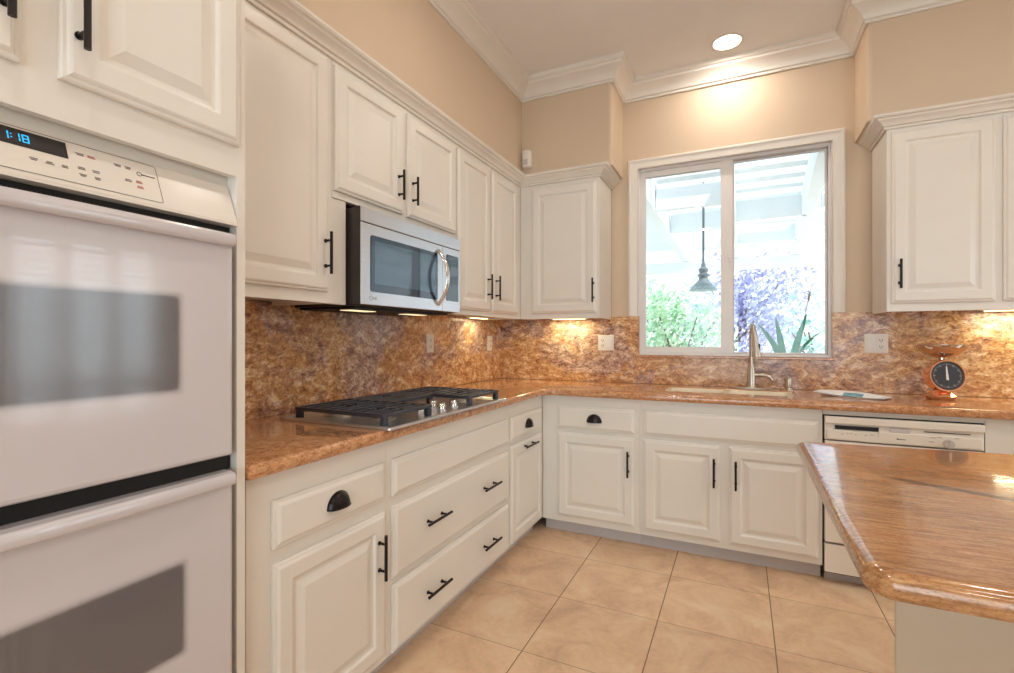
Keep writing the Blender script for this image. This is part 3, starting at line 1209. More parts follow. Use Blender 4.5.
def base_cab(name, label, axis, a0, a1, back=0.022, open_top=True):
    ctr = (0.31, (a0 + a1) / 2, 0) if axis == 'y' else ((a0 + a1) / 2, D - 0.31, 0)
    t = thing(name, label, 'cabinet', ctr, 'ivory base cabinets')
    zt = TOP - 0.0415
    bm = B()
    kb = B()
    if axis == 'y':
        box(bm, BX - 0.02, BX, a0, a1, BZ, zt)
        box(bm, back, BX - 0.02, a0, a0 + 0.018, BZ, zt)
        box(bm, back, BX - 0.02, a1 - 0.018, a1, BZ, zt)
        box(bm, back, BX - 0.02, a0 + 0.018, a1 - 0.018, BZ, BZ + 0.018)
        box(kb, KX - 0.012, KX, a0, a1, 0, BZ)
    else:
        Y = D - BX
        box(bm, a0, a1, Y, Y + 0.02, BZ, zt)
        box(bm, a0, a0 + 0.018, Y + 0.02, D - back, BZ, zt)
        box(bm, a1 - 0.018, a1, Y + 0.02, D - back, BZ, zt)
        box(bm, a0 + 0.018, a1 - 0.018, Y + 0.02, D - back, BZ, BZ + 0.018)
        box(kb, a0, a1, D - KX, D - KX + 0.012, 0, BZ)
    obj('carcass', bm, 'paint', t)
    obj('toe_kick', kb, 'kick', t, label='pale grey toe kick')
    return t


def front_drawer_cup(F, u0, u1, v0, v1, t):
    o = drawer(F, u0, u1, v0, v1, t)
    cup(F, (u0 + u1) / 2, (v0 + v1) / 2 + 0.004, o)


t = base_cab('base_cabinet', 'ivory base cabinet with one drawer and one door, beside the oven', 'y', 0.838, 1.387)
front_drawer_cup(FLB, 0.911, 1.366, 0.664, 0.797, t)
door(FLB, 0.911, 1.368, 0.112, 0.622, t, (1.328, 0.402, 0.558))
t = base_cab('base_cabinet', 'wide ivory three-drawer base cabinet under the gas cooktop', 'y', 1.388, 2.401)
drawer(FLB, 1.410, 2.384, 0.662, 0.798, t, 'false_front')
for v0, v1 in ((0.362, 0.626), (0.092, 0.340)):
    dr = drawer(FLB, 1.412, 2.388, v0, v1, t)
    vm = 0.504 if v0 > 0.2 else 0.219
    pull(FLB, 0, 1.585, 1.752, dr, horizontal=True, v=vm)
    pull(FLB, 0, 2.060, 2.226, dr, horizontal=True, v=vm)
t = base_cab('base_cabinet', 'narrow ivory corner base cabinet right of the wide drawers', 'y', 2.402, 2.914)
front_drawer_cup(FLB, 2.416, 2.872, 0.668, 0.799, t)
o = door(FLB, 2.416, 2.874, 0.100, 0.640, t)
pull(FLB, 0, 2.555, 2.735, o, horizontal=True, v=0.611)

FBB = FB(D - BX)
t = base_cab('base_cabinet', 'ivory base cabinet with cup-pull drawer over one door, left of the sink base', 'x', 0.612, 1.223)
front_drawer_cup(FBB, 0.718, 1.196, 0.672, 0.812, t)
door(FBB, 0.718, 1.196, 0.124, 0.645, t, (1.163, 0.420, 0.572))
t = base_cab('base_cabinet', 'wide two-door ivory sink base cabinet under the window', 'x', 1.224, 2.134)
drawer(FBB, 1.248, 2.116, 0.672, 0.814, t, 'false_front')
door(FBB, 1.248, 1.660, 0.120, 0.646, t, (1.629, 0.423, 0.580))
door(FBB, 1.704, 2.118, 0.118, 0.645, t, (1.737, 0.422, 0.577))
t = base_cab('base_cabinet', 'plain-fronted ivory base cabinet right of the dishwasher', 'x', 2.757, 3.62)
drawer(FBB, 2.96, 3.59, 0.672, 0.812, t)
door(FBB, 2.96, 3.265, 0.120, 0.645, t, (3.235, 0.42, 0.575))
door(FBB, 3.285, 3.59, 0.120, 0.645, t, (3.315, 0.42, 0.575))

# ------------------------------------------------------------------ dishwasher
YD = D - 0.63
FD = FB(YD)
t = thing('dishwasher', 'white built-in dishwasher with a dial, behind the granite island', 'dishwasher', (2.446, D - 0.3, 0))
bm = B()
box(bm, 2.1365, 2.7545, YD + 0.03, D - 0.05, 0.05, 0.8525)
obj('tub', bm, 'gap', t)
obj('top_rail', fbox(B(), FD, 2.1365, 2.7545, 0.853, TOP - 0.0415, -0.045, -0.018), 'paint', t)
bm = B()
fbox(bm, FD, 2.142, 2.749, 0.216, 0.724, -0.03, 0.004)
obj('door', bm, 'dwwhite', t, bevel=0.005)
bm = B()
fbox(bm, FD, 2.142, 2.749, 0.728, 0.846, -0.03, -0.004)
fbox(bm, FD, 2.150, 2.36, 0.735, 0.782, -0.004, 0.008)
fbox(bm, FD, 2.36, 2.741, 0.735, 0.786, -0.004, 0.008)
fbox(bm, FD, 2.142, 2.749, 0.812, 0.847, -0.004, 0.008)
cp = obj('control_panel', bm, 'dwwhite', t, bevel=0.004)
bm = B()
fbox(bm, FD, 2.185, 2.362, 0.786, 0.804, -0.004, 0.003)
obj('vent', bm, 'gap', cp, label='black vent slots')
bm = B()
fbox(bm, FD, 2.405, 2.484, 0.786, 0.806, -0.004, 0.004)
obj('latch', bm, 'kick', cp, bevel=0.003)
bm = B()
fbox(bm, FD, 2.535, 2.700, 0.797, 0.801, -0.004, -0.001)
obj('handle_groove', bm, 'slot', cp)
kn = B()
lathe(kn, FD(2.622, 0.752, 0.008), (0, -1, 0), [(0.021, 0), (0.021, 0.010), (0.018, 0.014)], 24)
fbox(kn, FD, 2.619, 2.625, 0.734, 0.770, 0.020, 0.027)
obj('dial', kn, 'kick', cp, smooth=40)
rng = random.Random(9)
for u, v, w in ((2.215, 0.763, 0.006), (2.235, 0.768, 0.004), (2.250, 0.769, 0.005), (2.270, 0.764, 0.004), (2.31, 0.764, 0.005), (2.335, 0.768, 0.007), (2.565, 0.776, 0.012),
                (2.560, 0.756, 0.010), (2.650, 0.779, 0.008), (2.588, 0.779, 0.009)):
    obj('caption', fbox(B(), FD, u - w, u + w, v - 0.0012, v + 0.0012, 0.0082, 0.0086), 'inkgrey', cp)
bm = B()
fbox(bm, FD, 2.430, 2.438, 0.7545, 0.7610, 0.0082, 0.0086)
fbox(bm, FD, 2.438, 2.464, 0.7545, 0.7580, 0.0082, 0.0086)
obj('maker_mark', bm, 'inkdark', cp)
bm = B()
fbox(bm, FD, 2.142, 2.749, 0.062, 0.205, -0.03, -0.004)
obj('access_panel', bm, 'dwwhite', t, bevel=0.003)
bm = B()
fbox(bm, FD, 2.150, 2.741, 0.0, 0.058, -0.09, -0.075)
obj('toe_kick', bm, 'kick', t)

# ------------------------------------------------------------------ worktop with cut-outs, backsplash
CKX0, CKX1, CKY0, CKY1 = 0.150, 0.600, 1.375, 2.225      # cooktop cut-out
SKX0, SKX1, SKY0, SKY1 = 1.335, 2.035, D - 0.440, D - 0.165
bv = 0.016
x1 = 0.652 - bv
yf = D - 0.652 + bv
arc = []
R_ = 0.085
for k in range(9):
    a = PI - k * (PI / 2) / 8
    arc.append((x1 + R_ + R_ * math.cos(a), yf - R_ + R_ * math.sin(a)))
outer = [(0.002 + bv, 0.815 + bv), (x1, 0.815 + bv)] + arc + [(3.62 - bv, yf), (3.62 - bv, D - 0.002 - bv), (0.002 + bv, D - 0.002 - bv)]
hole1 = [(CKX0, CKY0), (CKX0, CKY1), (CKX1, CKY1), (CKX1, CKY0)]
hole2 = [(SKX0, SKY0), (SKX0, SKY1), (SKX1, SKY1), (SKX1, SKY0)]


def grow(h, d):
    xs = [p_[0] for p_ in h]
    ys = [p_[1] for p_ in h]
    return [(min(xs) - d, min(ys) - d), (min(xs) - d, max(ys) + d), (max(xs) + d, max(ys) + d), (max(xs) + d, min(ys) - d)]


bm = poly_curve(outer, [grow(hole1, bv), grow(hole2, bv)], TOP - 0.041, TOP, bv, 'countertop')
tag(obj('countertop', bm, 'top', smooth=40), 'L-shaped polished brown granite worktop holding the cooktop and sink', 'countertop')

bm = B()
box(bm, 0.001, 0.021, 0.815, D - 0.001, TOP + 0.0005, 1.3855)
box(bm, 0.021, 1.112, D - 0.021, D - 0.001, TOP + 0.0005, 1.3905)
box(bm, 1.112, 2.262, D - 0.021, D - 0.001, TOP + 0.0005, WZ0 - 0.0165)
box(bm, 2.262, 3.62, D - 0.021, D - 0.001, TOP + 0.0005, 1.3905)
bs = obj('backsplash', bm, 'splash')
tag(bs, 'swirled brown granite backsplash between worktop and wall cabinets', 'backsplash')

# ------------------------------------------------------------------ gas cooktop
t = thing('gas_cooktop', 'stainless gas cooktop with black cast-iron grates set in the granite worktop', 'cooktop', (0.415, 1.80, TOP))
zc = TOP + 0.001
bm = B()
r0 = rounded(0.120, 0.674, 1.335, 2.262, 0.012, 4)
def ring(bm, pts, z):
    return [bm.verts.new((x, y, z)) for x, y in pts]
a = ring(bm, r0, zc)
b = ring(bm, r0, zc + 0.007)
c_ = ring(bm, rounded(0.124, 0.670, 1.339, 2.258, 0.010, 4), zc + 0.010)
d_ = ring(bm, rounded(0.148, 0.648, 1.362, 2.236, 0.010, 4), zc + 0.010)
e_ = ring(bm, rounded(0.156, 0.640, 1.370, 2.228, 0.010, 4), zc + 0.005)
for p_, q_ in ((a, b), (b, c_), (c_, d_), (d_, e_)):
    n = len(p_)
    for i in range(n):
        j = (i + 1) % n
        bm.faces.new((p_[i], p_[j], q_[j], q_[i]))
bm.faces.new(a[::-1])
bm.faces.new(e_)
box(bm, CKX0 + 0.01, CKX1 - 0.01, CKY0 + 0.01, CKY1 - 0.01, zc - 0.038, zc)
obj('pan', bm, 'steel', t, smooth=30)
zb0 = zc + 0.005
BURN = [(0.275, 1.50, 0.042), (0.500, 1.50, 0.034), (0.310, 1.80, 0.056), (0.275, 2.10, 0.034), (0.500, 2.10, 0.042)]
for x, y, rr in BURN:
    bm = B()
    lathe(bm, (x, y, zb0), (0, 0, 1), [(rr * 1.55, 0), (rr * 1.5, 0.003), (rr * 1.1, 0.005), (rr * 1.05, 0.013), (rr, 0.015)], 28)
    bo = obj('burner', bm, 'burner', t, smooth=40)
    bm = B()
    lathe(bm, (x, y, zb0 + 0.0152), (0, 0, 1), [(rr * 0.92, 0), (rr * 0.95, 0.004), (rr * 0.85, 0.007), (rr * 0.3, 0.008)], 24)
    obj('burner_cap', bm, 'iron', bo, smooth=40)


def grate(y0, y1, x0, x1_, feet):
    zt = TOP + 0.052
    h = 0.014
    bm = B()

    def bar(xa, xb, ya, yb, zt_=zt, h_=h):
        box(bm, xa, xb, ya, yb, zt_ - h_, zt_)
    w = 0.013
    bar(x0, x0 + w, y0, y1)
    bar(x1_ - w, x1_, y0, y1)
    bar(x0 + w, x1_ - w, y0, y0 + w)
    bar(x0 + w, x1_ - w, y1 - w, y1)
    n = 9
    for k in range(1, n):
        x = x0 + (x1_ - x0) * k / n
        if k % 3:
            bar(x - 0.006, x + 0.006, y0 + w, y1 - w)
        else:
            m_ = (y0 + y1) / 2
            bar(x - 0.0055, x + 0.0055, y0 + w, m_ - 0.028)
            bar(x - 0.0055, x + 0.0055, m_ + 0.028, y1 - w)
    m_ = (y0 + y1) / 2
    bar(x0 + w, x0 + (x1_ - x0) * 0.36, m_ - 0.0055, m_ + 0.0055)
    bar(x1_ - (x1_ - x0) * 0.36, x1_ - w, m_ - 0.0055, m_ + 0.0055)
    for fx, fy in feet:
        box(bm, fx - 0.011, fx + 0.011, fy - 0.012, fy + 0.012, zb0, zt - h + 0.001)
    obj('grate', bm, 'iron', t, bevel=0.003)


gx0, gx1 = 0.190, 0.632
for ya, yb, xa in ((1.352, 1.648, gx1), (1.650, 1.950, 0.430), (1.952, 2.248, gx1)):
    grate(ya, yb, gx0, xa, [(gx0 + 0.012, ya + 0.014), (gx0 + 0.012, yb - 0.014), (xa - 0.012, ya + 0.014), (xa - 0.012, yb - 0.014)])
for x, y in ((0.575, 1.700), (0.575, 1.800), (0.575, 1.900), (0.495, 1.750), (0.495, 1.850)):
    bm = B()
    lathe(bm, (x, y, zb0), (0, 0, 1), [(0.021, 0), (0.021, 0.004), (0.018, 0.005), (0.0165, 0.026), (0.014, 0.029)], 20)
    box(bm, x - 0.016, x + 0.016, y - 0.003, y + 0.003, zb0 + 0.027, zb0 + 0.033)
    obj('knob', bm, 'chrome', t, label='chrome burner knob', smooth=40)

# ------------------------------------------------------------------ sink, faucet, soap dispenser
t = thing('sink', 'cream double-bowl sink set in the granite below the window', 'sink', ((SKX0 + SKX1) / 2, (SKY0 + SKY1) / 2, TOP))
bm = B()
zr = TOP - 0.006


def bowl(bm, xa, xb):
    pr = [(0.0, zr), (0.006, zr - 0.003), (0.012, zr - 0.02), (0.025, zr - 0.16), (0.05, zr - 0.18)]
    L = [[bm.verts.new((x, y, z)) for x, y in rounded(xa + i, xb - i, SKY0 + 0.018 + i, SKY1 - 0.012 - i, 0.03, 4)] for i, z in pr]
    for k in range(len(L) - 1):
        n = len(L[k])
        for i in range(n):
            j = (i + 1) % n
            bm.faces.new((L[k][i], L[k][j], L[k + 1][j], L[k + 1][i]))
    bm.faces.new(L[-1])
    return L[0]


xm = (SKX0 + SKX1) / 2
bowl(bm, SKX0 + 0.014, xm - 0.012)
bowl(bm, xm + 0.012, SKX1 - 0.014)
# rim strips between and around the bowls
e = 0.002
for xa, xb, ya, yb in ((SKX0 + e, SKX1 - e, SKY0 + e, SKY0 + 0.019), (SKX0 + e, SKX1 - e, SKY1 - 0.013, SKY1 - e), (SKX0 + e, SKX0 + 0.015, SKY0 + 0.019, SKY1 - 0.013),
                       (SKX1 - 0.015, SKX1 - e, SKY0 + 0.019, SKY1 - 0.013), (xm - 0.013, xm + 0.013, SKY0 + 0.019, SKY1 - 0.013)):
    box(bm, xa, xb, ya, yb, zr - 0.02, zr + 0.001)
obj('basin', bm, 'offwhite', t, smooth=35)
for x in ((SKX0 + xm) / 2, (SKX1 + xm) / 2):
    bm = B()
    lathe(bm, (x, (SKY0 + SKY1) / 2, zr - 0.1798), (0, 0, 1), [(0.045, 0), (0.043, 0.004), (0.03, 0.002)], 24)
    obj('drain', bm, 'chrome', t, smooth=40)

fx, fy = 1.822, D - 0.098
t = thing('faucet', 'brushed nickel pull-down faucet standing behind the sink', 'faucet', (fx, fy, TOP))
bm = B()
prism(bm, [(fx + 0.118 * math.cos(a) * 1.0 if abs(math.cos(a)) < 0.98 else fx + 0.118 * math.cos(a), fy + 0.026 * math.sin(a)) for a in [2 * PI * k / 32 for k in range(32)]], TOP + 0.0005, TOP + 0.009)
obj('deck_plate', bm, 'nickel', t, bevel=0.002)
bm = B()
lathe(bm, (fx, fy, TOP + 0.009), (0, 0, 1), [(0.029, 0), (0.026, 0.006), (0.0235, 0.02), (0.0235, 0.095), (0.020, 0.108), (0.0205, 0.118), (0.0165, 0.126), (0.016, 0.15)], 28)
obj('body', bm, 'nickel', t, smooth=40)
bm = B()
pts = [(fx, fy, TOP + 0.13)]
for k in range(0, 13):
    a = PI * k / 12
    pts.append((fx + 0.012 * (1 - math.cos(a)) / 2, fy - 0.052 + 0.052 * math.cos(a), TOP + 0.345 + 0.052 * math.sin(a)))
pts.append((fx + 0.014, fy - 0.104, TOP + 0.33))
tube(bm, pts, 0.0125, 14)
obj('neck', bm, 'nickel', t, smooth=60)
bm = B()
lathe(bm, (fx + 0.014, fy - 0.104, TOP + 0.352), (0.09, -0.05, -1), [(0.0145, 0), (0.016, 0.01), (0.018, 0.06), (0.024, 0.12), (0.0285, 0.145), (0.027, 0.150), (0.020, 0.150)], 28)
sp = obj('spray_head', bm, 'nickel', t, smooth=40)
bm = B()
box(bm, fx + 0.036, fx + 0.046, fy - 0.122, fy - 0.106, TOP + 0.236, TOP + 0.285)
obj('spray_button', bm, 'black', sp, bevel=0.003)
bm = B()
pts = [(fx + 0.015, fy, TOP + 0.088), (fx + 0.05, fy - 0.004, TOP + 0.090), (fx + 0.082, fy - 0.010, TOP + 0.088), (fx + 0.106, fy - 0.016, TOP + 0.076), (fx + 0.116, fy - 0.02, TOP + 0.058)]
tube(bm, pts, [0.016, 0.0145, 0.014, 0.012, 0.009], 14)
obj('lever', bm, 'nickel', t, smooth=60)

t = thing('soap_dispenser', 'small brushed nickel soap dispenser right of the faucet', 'soap dispenser', (2.026, D - 0.10, TOP))
bm = B()
lathe(bm, (2.026, D - 0.10, TOP + 0.0005), (0, 0, 1), [(0.027, 0), (0.026, 0.006), (0.018, 0.009), (0.0165, 0.012)], 24)
obj('base', bm, 'nickel', t, smooth=40)
bm = B()
lathe(bm, (2.026, D - 0.10, TOP + 0.012), (0, 0, 1), [(0.0165, 0), (0.018, 0.012), (0.019, 0.056), (0.017, 0.062), (0.010, 0.063)], 24)
obj('pump_cap', bm, 'nickel', t, smooth=40)

# ------------------------------------------------------------------ leaflet on the worktop
t = thing('leaflet', 'white folded leaflet with a blue printed band on the worktop', 'leaflet', (2.30, 3.20, TOP))
ang = math.radians(-27)


def lf(u, v, h):
    return Vector((2.305 + u * math.cos(ang) - v * math.sin(ang), 3.215 + u * math.sin(ang) + v * math.cos(ang), TOP + h))


def sheet(bm, u0, u1, v0, v1, fn, th, n=14, mrows=6):
    T, Bt = [], []
    for i in range(n + 1):
        T.append([])
        Bt.append([])
        for j in range(mrows + 1):
            u = u0 + (u1 - u0) * i / n
            v = v0 + (v1 - v0) * j / mrows
            h = fn(u, v)
            T[-1].append(bm.verts.new(lf(u, v, h + th)))
            Bt[-1].append(bm.verts.new(lf(u, v, h)))
    for i in range(n):
        for j in range(mrows):
            bm.faces.new((T[i][j], T[i + 1][j], T[i + 1][j + 1], T[i][j + 1]))
            bm.faces.new((Bt[i][j], Bt[i][j + 1], Bt[i + 1][j + 1], Bt[i + 1][j]))
    for i in range(n):
        bm.faces.new((T[i][0], Bt[i][0], Bt[i + 1][0], T[i + 1][0]))
        bm.faces.new((T[i][mrows], T[i + 1][mrows], Bt[i + 1][mrows], Bt[i][mrows]))
    for j in range(mrows):
        bm.faces.new((T[0][j], T[0][j + 1], Bt[0][j + 1], Bt[0][j]))
        bm.faces.new((T[n][j], Bt[n][j], Bt[n][j + 1], T[n][j + 1]))


curl = lambda u, v: 0.0008 + 0.016 * max(0, (-u - 0.02) / 0.14) ** 1.3 + 0.006 * max(0, (u - 0.08) / 0.09) ** 2
puff = lambda u, v: curl(u, v) + 0.0022 + 0.024 * max(0, 1 - ((u - 0.0) / 0.168) ** 2) * max(0, 1 - ((v - 0.012) / 0.085) ** 2)
bm = B()
sheet(bm, -0.165, 0.165, -0.068, 0.068, curl, 0.0012)
sheet(bm, -0.160, 0.168, -0.066, 0.070, puff, 0.0012, 18, 12)
obj('pages', bm, 'paper', t, smooth=50)
bm = B()
sheet(bm, -0.02, 0.07, -0.0655, -0.030, lambda u, v: puff(u, v) + 0.0013, 0.0003, 10, 6)
obj('printed_band', bm, 'inkblue', t, label='blue printed band', smooth=50)

# ------------------------------------------------------------------ copper kitchen scale
cx, cy = 2.712, 3.30
t = thing('kitchen_scale', 'copper kitchen scale with a black dial and shallow bowl on the worktop', 'scale', (cx, cy, TOP))
bm = B()
base_pts = lambda s: [(cx - 0.010 + 0.066 * s * math.cos(2 * PI * k / 10), cy - 0.030 + 0.055 * s * math.sin(2 * PI * k / 10)) for k in range(10)]
L = [[bm.verts.new((x, y, z)) for x, y in base_pts(s)] for s, z in ((0.86, TOP + 0.0005), (1.08, TOP + 0.018), (0.66, TOP + 0.040), (0.50, TOP + 0.050))]
for k in range(3):
    for i in range(10):
        j = (i + 1) % 10
        bm.faces.new((L[k][i], L[k][j], L[k + 1][j], L[k + 1][i]))
bm.faces.new(L[0][::-1])
bm.faces.new(L[-1])
obj('base', bm, 'copper', t, label='faceted copper foot')
dc = Vector((cx + 0.008, cy - 0.062, TOP + 0.126))
ax = Vector((0.22, -1, 0.12)).normalized()
bm = B()
lathe(bm, dc - ax * 0.10, ax, [(0.050, 0), (0.066, 0.008), (0.074, 0.03), (0.077, 0.092), (0.077, 0.096)], 40)
cyl(bm, (cx - 0.005, cy - 0.005, TOP + 0.04), (cx - 0.005, cy - 0.005, TOP + 0.075), 0.022, n=20)
obj('housing', bm, 'copper', t, smooth=40)
bm = B()
lathe(bm, dc - ax * 0.006, ax, [(0.0705, 0.002), (0.080, 0.0), (0.0825, 0.006), (0.080, 0.013), (0.074, 0.013), (0.0705, 0.007), (0.0705, 0.002)], 48, False, False)
obj('bezel', bm, 'copper', t, label='bright copper bezel', smooth=50)
bm = B()
lathe(bm, dc - ax * 0.004, ax, [(0.071, 0), (0.071, 0.004)], 40)
fc = obj('dial_face', bm, 'dial', t, label='charcoal dial face')
ux = ax.cross(Vector((0, 0, 1))).normalized() * -1
uz = ux.cross(ax).normalized()
if uz.z < 0:
    uz = -uz
FDl = lambda u, v, n: dc + ux * u + uz * v + ax * (0.0002 + n)
bm = B()
for k in range(60):
    a = 2 * PI * k / 60
    r0_, r1_ = (0.052, 0.063) if k % 5 == 0 else (0.057, 0.062)
    w = 0.0010 if k % 5 == 0 else 0.0006
    ca, sa = math.cos(a), math.sin(a)
    v = [bm.verts.new(FDl(rr * ca - s * w * sa, rr * sa + s * w * ca, 0.0006)) for rr, s in ((r0_, -1), (r1_, -1), (r1_, 1), (r0_, 1))]
    bm.faces.new(v)
obj('scale_marks', bm, 'kick', fc)
bm = B()
v = [bm.verts.new(FDl(u, w, 0.0022)) for u, w in ((0.0, -0.022), (0.0052, -0.024), (0.0008, 0.048), (-0.0048, 0.049), (-0.0070, -0.020))]
bm.faces.new(v)
lathe(bm, FDl(0, 0, 0.0008), ax, [(0.005, 0), (0.005, 0.003)], 16)
obj('pointer', bm, 'white', fc)
bm = B()
cyl(bm, (cx, cy - 0.01, TOP + 0.195), (cx, cy - 0.01, TOP + 0.226), 0.014, n=16)
obj('post', bm, 'copperdark', t)
bm = B()
zb_ = TOP + 0.222
pr = [(0.0, 0.0), (0.035, 0.001), (0.07, 0.016), (0.098, 0.044), (0.106, 0.062), (0.109, 0.064), (0.109, 0.061), (0.100, 0.040), (0.072, 0.011), (0.036, -0.004), (0.0, -0.005)]
lathe(bm, (cx, cy - 0.01, zb_), (0, 0, 1), pr, 48, False, False)
obj('bowl', bm, 'copperdark', t, label='shallow mirror-polished copper bowl', smooth=50)

# ------------------------------------------------------------------ outlets and wall sensor
def plate(F, u, v, gangs, kinds, label, n0=0.0205):
    t = thing('wall_outlet', label, 'outlet', F(u, v, n0), 'white outlets on the backsplash')
    w = 0.037 + 0.0205 * (gangs - 1) * 1.0
    bm = B()
    nested(bm, F, u - w, u + w, v - 0.0565, v + 0.0565, [(0, n0 + 0.0003), (0, n0 + 0.003), (0.002, n0 + 0.0055), (0.004, n0 + 0.006)])
    obj('cover_plate', bm, 'white', t)
    for k, kind in enumerate(kinds):
        uc = u + (k - (gangs - 1) / 2) * 0.046
        if kind == 'r':
            bm = B()
            nested(bm, F, uc - 0.0165, uc + 0.0165, v - 0.033, v + 0.033, [(0, n0 + 0.006), (0, n0 + 0.0075), (0.001, n0 + 0.008)])
            rb = obj('receptacle', bm, 'white', t)
            for s in (-1, 1):
                bm = B()
                for du in (-0.0065, 0.0065):
                    fbox(bm, F, uc + du - 0.0017, uc + du + 0.0017, v + s * 0.019 - 0.003, v + s * 0.019 + 0.007, n0 + 0.0078, n0 + 0.0084)
                cyl(bm, F(uc, v + s * 0.019 - 0.008, n0 + 0.0078), F(uc, v + s * 0.019 - 0.008, n0 + 0.0084), 0.0030, n=10)
                obj('socket', bm, 'slot', rb, label='dark socket openings')
        else:
            bm = B()
            nested(bm, F, uc - 0.0165, uc + 0.0165, v - 0.033, v + 0.033, [(0, n0 + 0.006), (0, n0 + 0.0070), (0.002, n0 + 0.010)])
            obj('rocker', bm, 'vinyl', t)


plate(FL(0), 2.512, 1.204, 1, 'r', 'single white outlet on the left backsplash right of the cooktop')
plate(FL(0), 3.310, 1.198, 1, 'r', 'single white outlet on the left backsplash nearest the room corner')
plate(FB(D), 0.876, 1.202, 2, 'rs', 'double white outlet and switch plate left of the window')
plate(FB(D), 2.476, 1.206, 2, 'sr', 'double white switch and outlet plate right of the window')

t = thing('motion_sensor', 'small white motion sensor fixed in the upper corner of the soffit', 'sensor', (0.392, SY, 2.50))
bm = B()
L = []
for z, s in ((2.443, 0.75), (2.450, 1.0), (2.560, 1.0), (2.570, 0.75)):
    L.append([bm.verts.new((0.392 + s * x, SY - 0.001 - s * y, z)) for x, y in ((-0.034, 0), (-0.034, 0.026), (-0.018, 0.042), (0.018, 0.042), (0.034, 0.026), (0.034, 0))])
for k in range(3):
    for i in range(6):
        j = (i + 1) % 6
        bm.faces.new((L[k][i], L[k][j], L[k + 1][j], L[k + 1][i]))
bm.faces.new(L[0][::-1])
bm.faces.new(L[-1])
obj('body', bm, 'white', t)
bm = B()
box(bm, 0.378, 0.406, SY - 0.0455, SY - 0.043, 2.462, 2.500)
obj('lens', bm, 'kick', t)

# ------------------------------------------------------------------ island
bvI = 0.019


def arc_pts(cx_, cy_, r, a0, a1, n=8):
    return [(cx_ + r * math.cos(a0 + (a1 - a0) * k / n), cy_ + r * math.sin(a0 + (a1 - a0) * k / n)) for k in range(n + 1)]


xl, yn, rI = 1.917 + bvI, 0.822 + bvI, 0.022
out = arc_pts(xl + rI, yn + rI, rI, PI, 1.5 * PI)
out += [(3.45, yn), (3.45, 1.93)]
out += [(xl + 0.012, 1.765 - bvI * 0.6), (xl, 1.752 - bvI * 0.6)]
bm = poly_curve(out, [], TOP - 0.042, TOP, bvI, 'island_countertop', 5)
tag(obj('island_countertop', bm, 'island', smooth=40), 'streaked tan granite island top with a rounded near corner', 'countertop')
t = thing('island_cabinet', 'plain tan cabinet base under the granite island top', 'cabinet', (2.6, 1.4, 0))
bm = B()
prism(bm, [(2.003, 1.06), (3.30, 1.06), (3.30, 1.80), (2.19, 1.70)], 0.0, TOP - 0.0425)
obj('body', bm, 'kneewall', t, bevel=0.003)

# ------------------------------------------------------------------ recessed ceiling lights
rl = thing('recessed_light', 'round recessed ceiling light above the window', 'ceiling light', (1.686, 3.262, CEIL), 'recessed ceiling lights')
bm = B()
lathe(bm, (1.686, 3.262, CEIL - 0.0005), (0, 0, -1), [(0.076, 0.0), (0.092, 0.0), (0.093, 0.004), (0.088, 0.007), (0.078, 0.005), (0.076, 0.0)], 40, False, False)
obj('trim_ring', bm, 'trim', rl, smooth=50)
bm = B()
lathe(bm, (1.686, 3.262, CEIL - 0.0008), (0, 0, -1), [(0.0775, 0.0), (0.0775, 0.002), (0.05, 0.004), (0.001, 0.005)], 40)
obj('lens', bm, 'lens', rl, label='glowing round lens', smooth=50)
area_light('lamp', (0, 0, -0.012), (0, 0, 0), 0.14, 0.14, LAMP_W, (1.0, 0.92, 0.84), 'DISK', parent=rl)
for x, y in ((1.25, 1.70), (2.75, 1.70), (1.25, 0.1), (2.75, 0.1), (1.25, -1.5), (2.75, -1.5), (3.9, 1.70), (3.9, 0.1)):
    dup(rl, (x, y, CEIL), 'round recessed ceiling light over the open kitchen floor')

# ------------------------------------------------------------------ under-cabinet lights
def under_light(x, y, z, sx, sy, label, power, col=(1.0, 0.95, 0.62)):
    t = thing('under_cabinet_light', label, 'light', (x, y, z), 'under-cabinet lights')
    obj('housing', box(B(), x - sx, x + sx, y - sy, y + sy, z + 0.001, z + 0.012), 'white', t, bevel=0.002)
    obj('lens', box(B(), x - sx * 0.85, x + sx * 0.85, y - sy * 0.7, y + sy * 0.7, z - 0.002, z + 0.001), 'under', t)
    area_light('lamp', (0, 0, -0.006), (0, 0, 0), sx * 1.7, sy * 1.4, power, col, parent=t)


under_light(0.62, D - 0.10, UB + 0.004, 0.14, 0.022, 'slim light under the wall cabinet left of the window', UNDER_W * 0.8)
under_light(0.10, 3.00, UB + 0.004, 0.022, 0.14, 'slim light under the tall corner wall cabinet', UNDER_W * 0.4)
under_light(3.05, D - 0.10, UB + 0.010, 0.14, 0.022, 'slim light under the wall cabinet right of the window', UNDER_W * 0.75)

# ------------------------------------------------------------------ outside: patio cover, plants, pendant
struct('ground', box(B(), -9, 13, D + 0.15, 26, -0.30, -0.10), 'concrete')
t = thing('patio_cover', 'white timber patio cover with rafters and slats outside the window', 'pergola', (1.7, 6.0, -0.10))


def beam(name, p0, p1, w, z0, z1):
    p0, p1 = Vector((p0[0], p0[1])), Vector((p1[0], p1[1]))
    d = (p1 - p0).normalized()
    n = Vector((-d.y, d.x)) * w / 2
    bm = B()
    prism(bm, [tuple(p0 - n), tuple(p1 - n), tuple(p1 + n), tuple(p0 + n)], z0, z1)
    obj(name, bm, 'patio', t, bevel=0.006)


